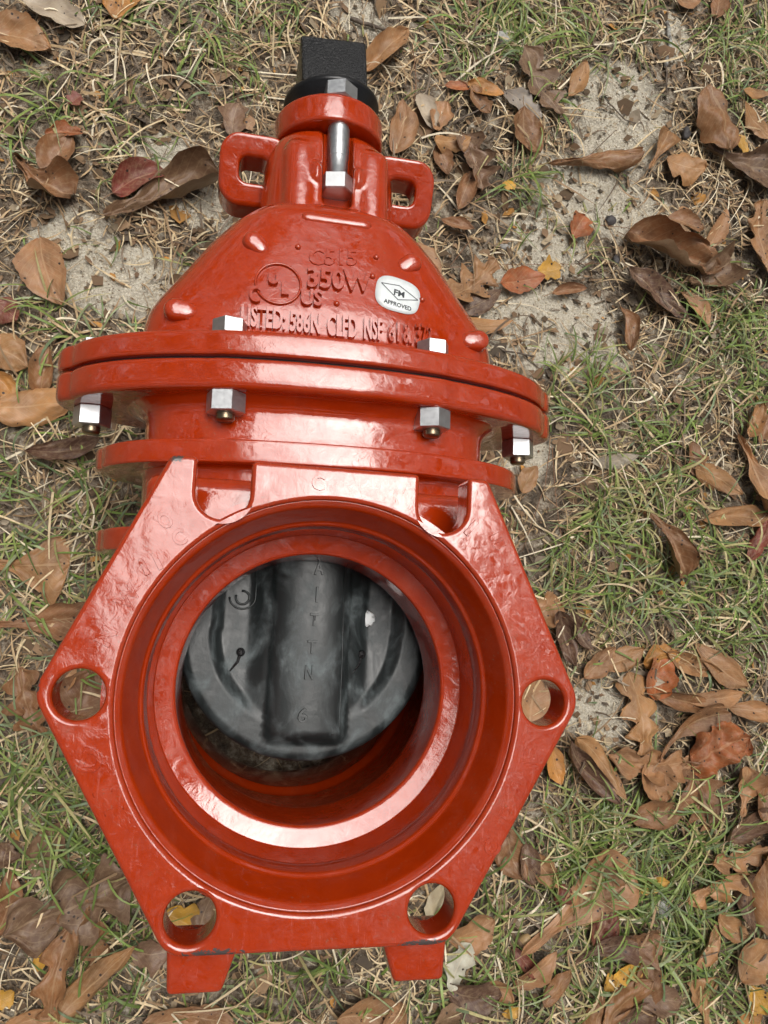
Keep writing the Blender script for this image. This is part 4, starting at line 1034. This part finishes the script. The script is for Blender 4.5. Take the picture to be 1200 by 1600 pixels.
(706,1580,66,24,0,'slim','taupe',.5,'leaf in shade at the bottom edge below the right foot'),
(780,1545,44,22,-35,'oval','tan',.5,'leaf between the white scrap and the bottom edge'),
(868,1540,52,24,45,'oval','brown',.5,'leaf in the grass left of the bottom heap'),
(930,1590,52,26,70,'oval','brown',.6,'leaf at the bottom edge left of the bottom heap'),
(1140,1450,50,26,-35,'oval','tan',.5,'leaf between the scalloped leaf and the corner oval'),
(1200,1330,70,40,75,'lobed','tan',.6,'oak leaf cut by the right edge above the smooth oval leaf'),
(690,255,44,26,-70,'oval','brown',.5,'leaf in the shade of the right lifting loop'),
(640,300,34,20,30,'frag','tan',.3,'scrap seen through the eye of the right lifting loop'),
]
for q in LV: leaf(*q)

# ================================================================== twigs, needles, pebbles, acorn
m = M('twig_bark'); nn_ = m.noise(200, 6, rough=.7); m.P(Base_Color=m.ramp(nn_, [(.35, (.07, .05, .04)), (.65, (.20, .16, .12))]), Roughness=.85, Normal=m.bump(nn_, .6, .001)); BARK = m.m
m = M('lichen_bark'); nn_ = m.noise(90, 6, rough=.7); m.P(Base_Color=m.ramp(nn_, [(.42, (.10, .08, .07)), (.56, (.42, .42, .38))]), Roughness=.9, Normal=m.bump(nn_, .6, .001)); LICH = m.m
m = M('pine_needle'); m.P(Base_Color=(.25, .12, .06, 1), Roughness=.55); NEED = m.m
def stick(pts, r0, r1, mat, name, label, cat, lift=.16, k=7, grp=None):
    P = []
    for i in range(len(pts)-1):
        for t in (0, .25, .5, .75):
            P.append((pts[i][0]*(1-t)+pts[i+1][0]*t, pts[i][1]*(1-t)+pts[i+1][1]*t))
    P.append(pts[-1]); G = [pix(a, b, .2) for a, b in P]
    c0 = G[0]; path = []
    for i, g in enumerate(G):
        wob = r0*1.1; path.append((g[0]-c0[0]+wob*noise.noise(Vector((i*.7, g[0], 1))), g[1]-c0[1]+wob*noise.noise(Vector((i*.7, g[1], 4))), gh(g[0], g[1])+lift+.05*noise.noise(Vector((i*.4, g[0], 9)))))
    rad = [r0+(r1-r0)*i/(len(path)-1) for i in range(len(path))]
    rad = [q*(1+.25*noise.noise(Vector((i*1.3, r0*90, 2)))) for i, q in enumerate(rad)]
    return tag(link(name, tube(path, rad, k), mat, loc=(c0[0], c0[1], 0)), label, cat, grp)
stick([(340, 48), (318, 90), (292, 118), (262, 160)], .045, .025, BARK, 'twig', 'thin dark twig slanting through the upper left grass', 'twig')
stick([(1041, 37), (1043, 75), (1038, 108)], .10, .09, LICH, 'twig', 'stubby twig flecked with grey lichen near the top right', 'twig', .15)
stick([(1037, 108), (1036, 150)], .05, .03, BARK, 'twig', 'dark twig end just below the lichen flecked twig', 'twig')
stick([(548, 26), (585, 36), (622, 50)], .09, .06, BARK, 'twig', 'grey brown stick at the top edge right of the black nut', 'twig')
stick([(705, 200), (740, 180), (770, 163)], .045, .03, BARK, 'twig', 'thin twig crossing the leaves right of the seal plate', 'twig', .3)
stick([(945, 165), (975, 192), (1000, 195)], .03, .02, BARK, 'twig', 'small hooked twig lying on the pale sand', 'twig', .1)
stick([(745, 520), (790, 548), (835, 556)], .05, .035, BARK, 'twig', 'dark twig right of the bonnet flange', 'twig')
stick([(757, 545), (775, 575), (790, 595)], .11, .09, BARK, 'twig', 'thick short stick touching the right end of the flange', 'twig')
stick([(0, 1392), (35, 1345), (62, 1300)], .07, .04, BARK, 'twig', 'dark twig rising from the left edge near the big oak leaf', 'twig')
stick([(905, 400), (950, 425), (985, 470)], .03, .02, BARK, 'twig', 'fine twig between the yellow scrap and the cupped leaves', 'twig', .1)
stick([(735, 375), (700, 420), (770, 415), (945, 408)], .018, .012, NEED, 'pine_needle', 'long pine needle lying level across the sand right of the bonnet', 'pine needle', .3, 4)
stick([(857, 700), (850, 760), (815, 862)], .018, .012, NEED, 'pine_needle', 'pine needle beside the flange, running down towards the hexagon', 'pine needle', .3, 4)
stick([(860, 700), (870, 800), (882, 862)], .018, .012, NEED, 'pine_needle', 'pine needle to the right of the one nearest the flange', 'pine needle', .3, 4)
stick([(1020, 700), (1080, 745), (1195, 810)], .022, .014, NEED, 'pine_needle', 'long pine needle crossing the needle-caught leaf at mid right', 'pine needle', .4, 4)
stick([(930, 350), (1000, 358), (1075, 380)], .016, .012, NEED, 'pine_needle', 'pine needle running from the dark hole to the big cupped leaf', 'pine needle', .35, 4)
stick([(850, 940), (880, 905), (925, 868)], .03, .02, BARK, 'twig', 'brown twig by the upper right flange edge', 'twig', .2)
stick([(644, 70), (648, 130), (644, 180)], .02, .015, NEED, 'pine_needle', 'pine needle standing upright in the picture right of the nut', 'pine needle', .3, 4)
stick([(255, 205), (300, 225), (348, 242)], .03, .02, plant_mat('pale_stalk', .6, 0) if False else CLAY, 'grass_stalk', 'single bleached stalk pointing at the left lifting loop', 'grass stalk', .3, 5)
def pebble(px, py, r, sx, sy, mat, label):
    c = pix(px, py, .1); bm = bmesh.new(); bmesh.ops.create_icosphere(bm, subdivisions=3, radius=r)
    for v in bm.verts:
        k = 1+.28*noise.noise(v.co*3/r*.6+Vector((px, 0, 0))); v.co = Vector((v.co.x*k*sx, v.co.y*k*sy, v.co.z*k*.6))
    tag(link('pebble', from_bm(bm), mat, loc=(c[0], c[1], gh(c[0], c[1])+.1)), label, 'pebble')
m = M('pale_stone'); q = m.noise(120, 6, rough=.7); m.P(Base_Color=m.ramp(q, [(.35, (.22, .21, .19)), (.65, (.55, .54, .50))]), Roughness=.9, Normal=m.bump(q, .6, .001)); PALE = m.m
m = M('dark_stone'); q = m.noise(120, 6); m.P(Base_Color=m.ramp(q, [(.35, (.03, .026, .026)), (.65, (.09, .08, .08))]), Roughness=.6, Normal=m.bump(q, .5, .001)); DST = m.m
pebble(783, 60, .42, 1, .8, PALE, 'pale mottled stone half sunk in the grass at the top')
pebble(957, 341, .25, 1, .9, DST, 'small dark pebble pressed into the pale sand')
pebble(1072, 208, .30, .7, 1, DST, 'dark flat stone left of the broad upper right leaf')
pebble(968, 402, .2, .8, 1.2, DST, 'small dark pebble at the left of the cupped leaf')
pebble(790, 385, .16, 1.3, .9, PALE, 'small bluish white pebble right of the bonnet')
pebble(1035, 1420, .35, .9, .9, PALE, 'grey stone in the grass below the bright yellow leaf')
pebble(1190, 20, .2, 1, 1, PALE, 'pale pebble in the top right corner')
# acorn
c = pix(819, 1470, .2); ac = link('acorn', lathe([(.01, -.30), (.10, -.26), (.19, -.1), (.215, .08), (.20, .14), (.01, .16)], 'x', (0, 0, 0), 20), None, loc=(c[0], c[1], gh(c[0], c[1])+.2))
m = M('acorn_shell'); m.P(Base_Color=(.40, .27, .13, 1), Roughness=.45); ac.data.materials.append(m.m); ac.rotation_euler = (0, .3, R(-130))
m = M('acorn_cap'); q = m.noise(500, 3); m.P(Base_Color=(.20, .13, .08, 1), Roughness=.9, Normal=m.bump(q, .8, .001))
link('cap', lathe([(.21, .05), (.245, .10), (.21, .22), (.03, .27), (.03, .36), (.01, .36)], 'x', (0, 0, 0), 20), m.m, ac)
tag(ac, 'small tan acorn in its cap beside the large spotted leaf', 'acorn')
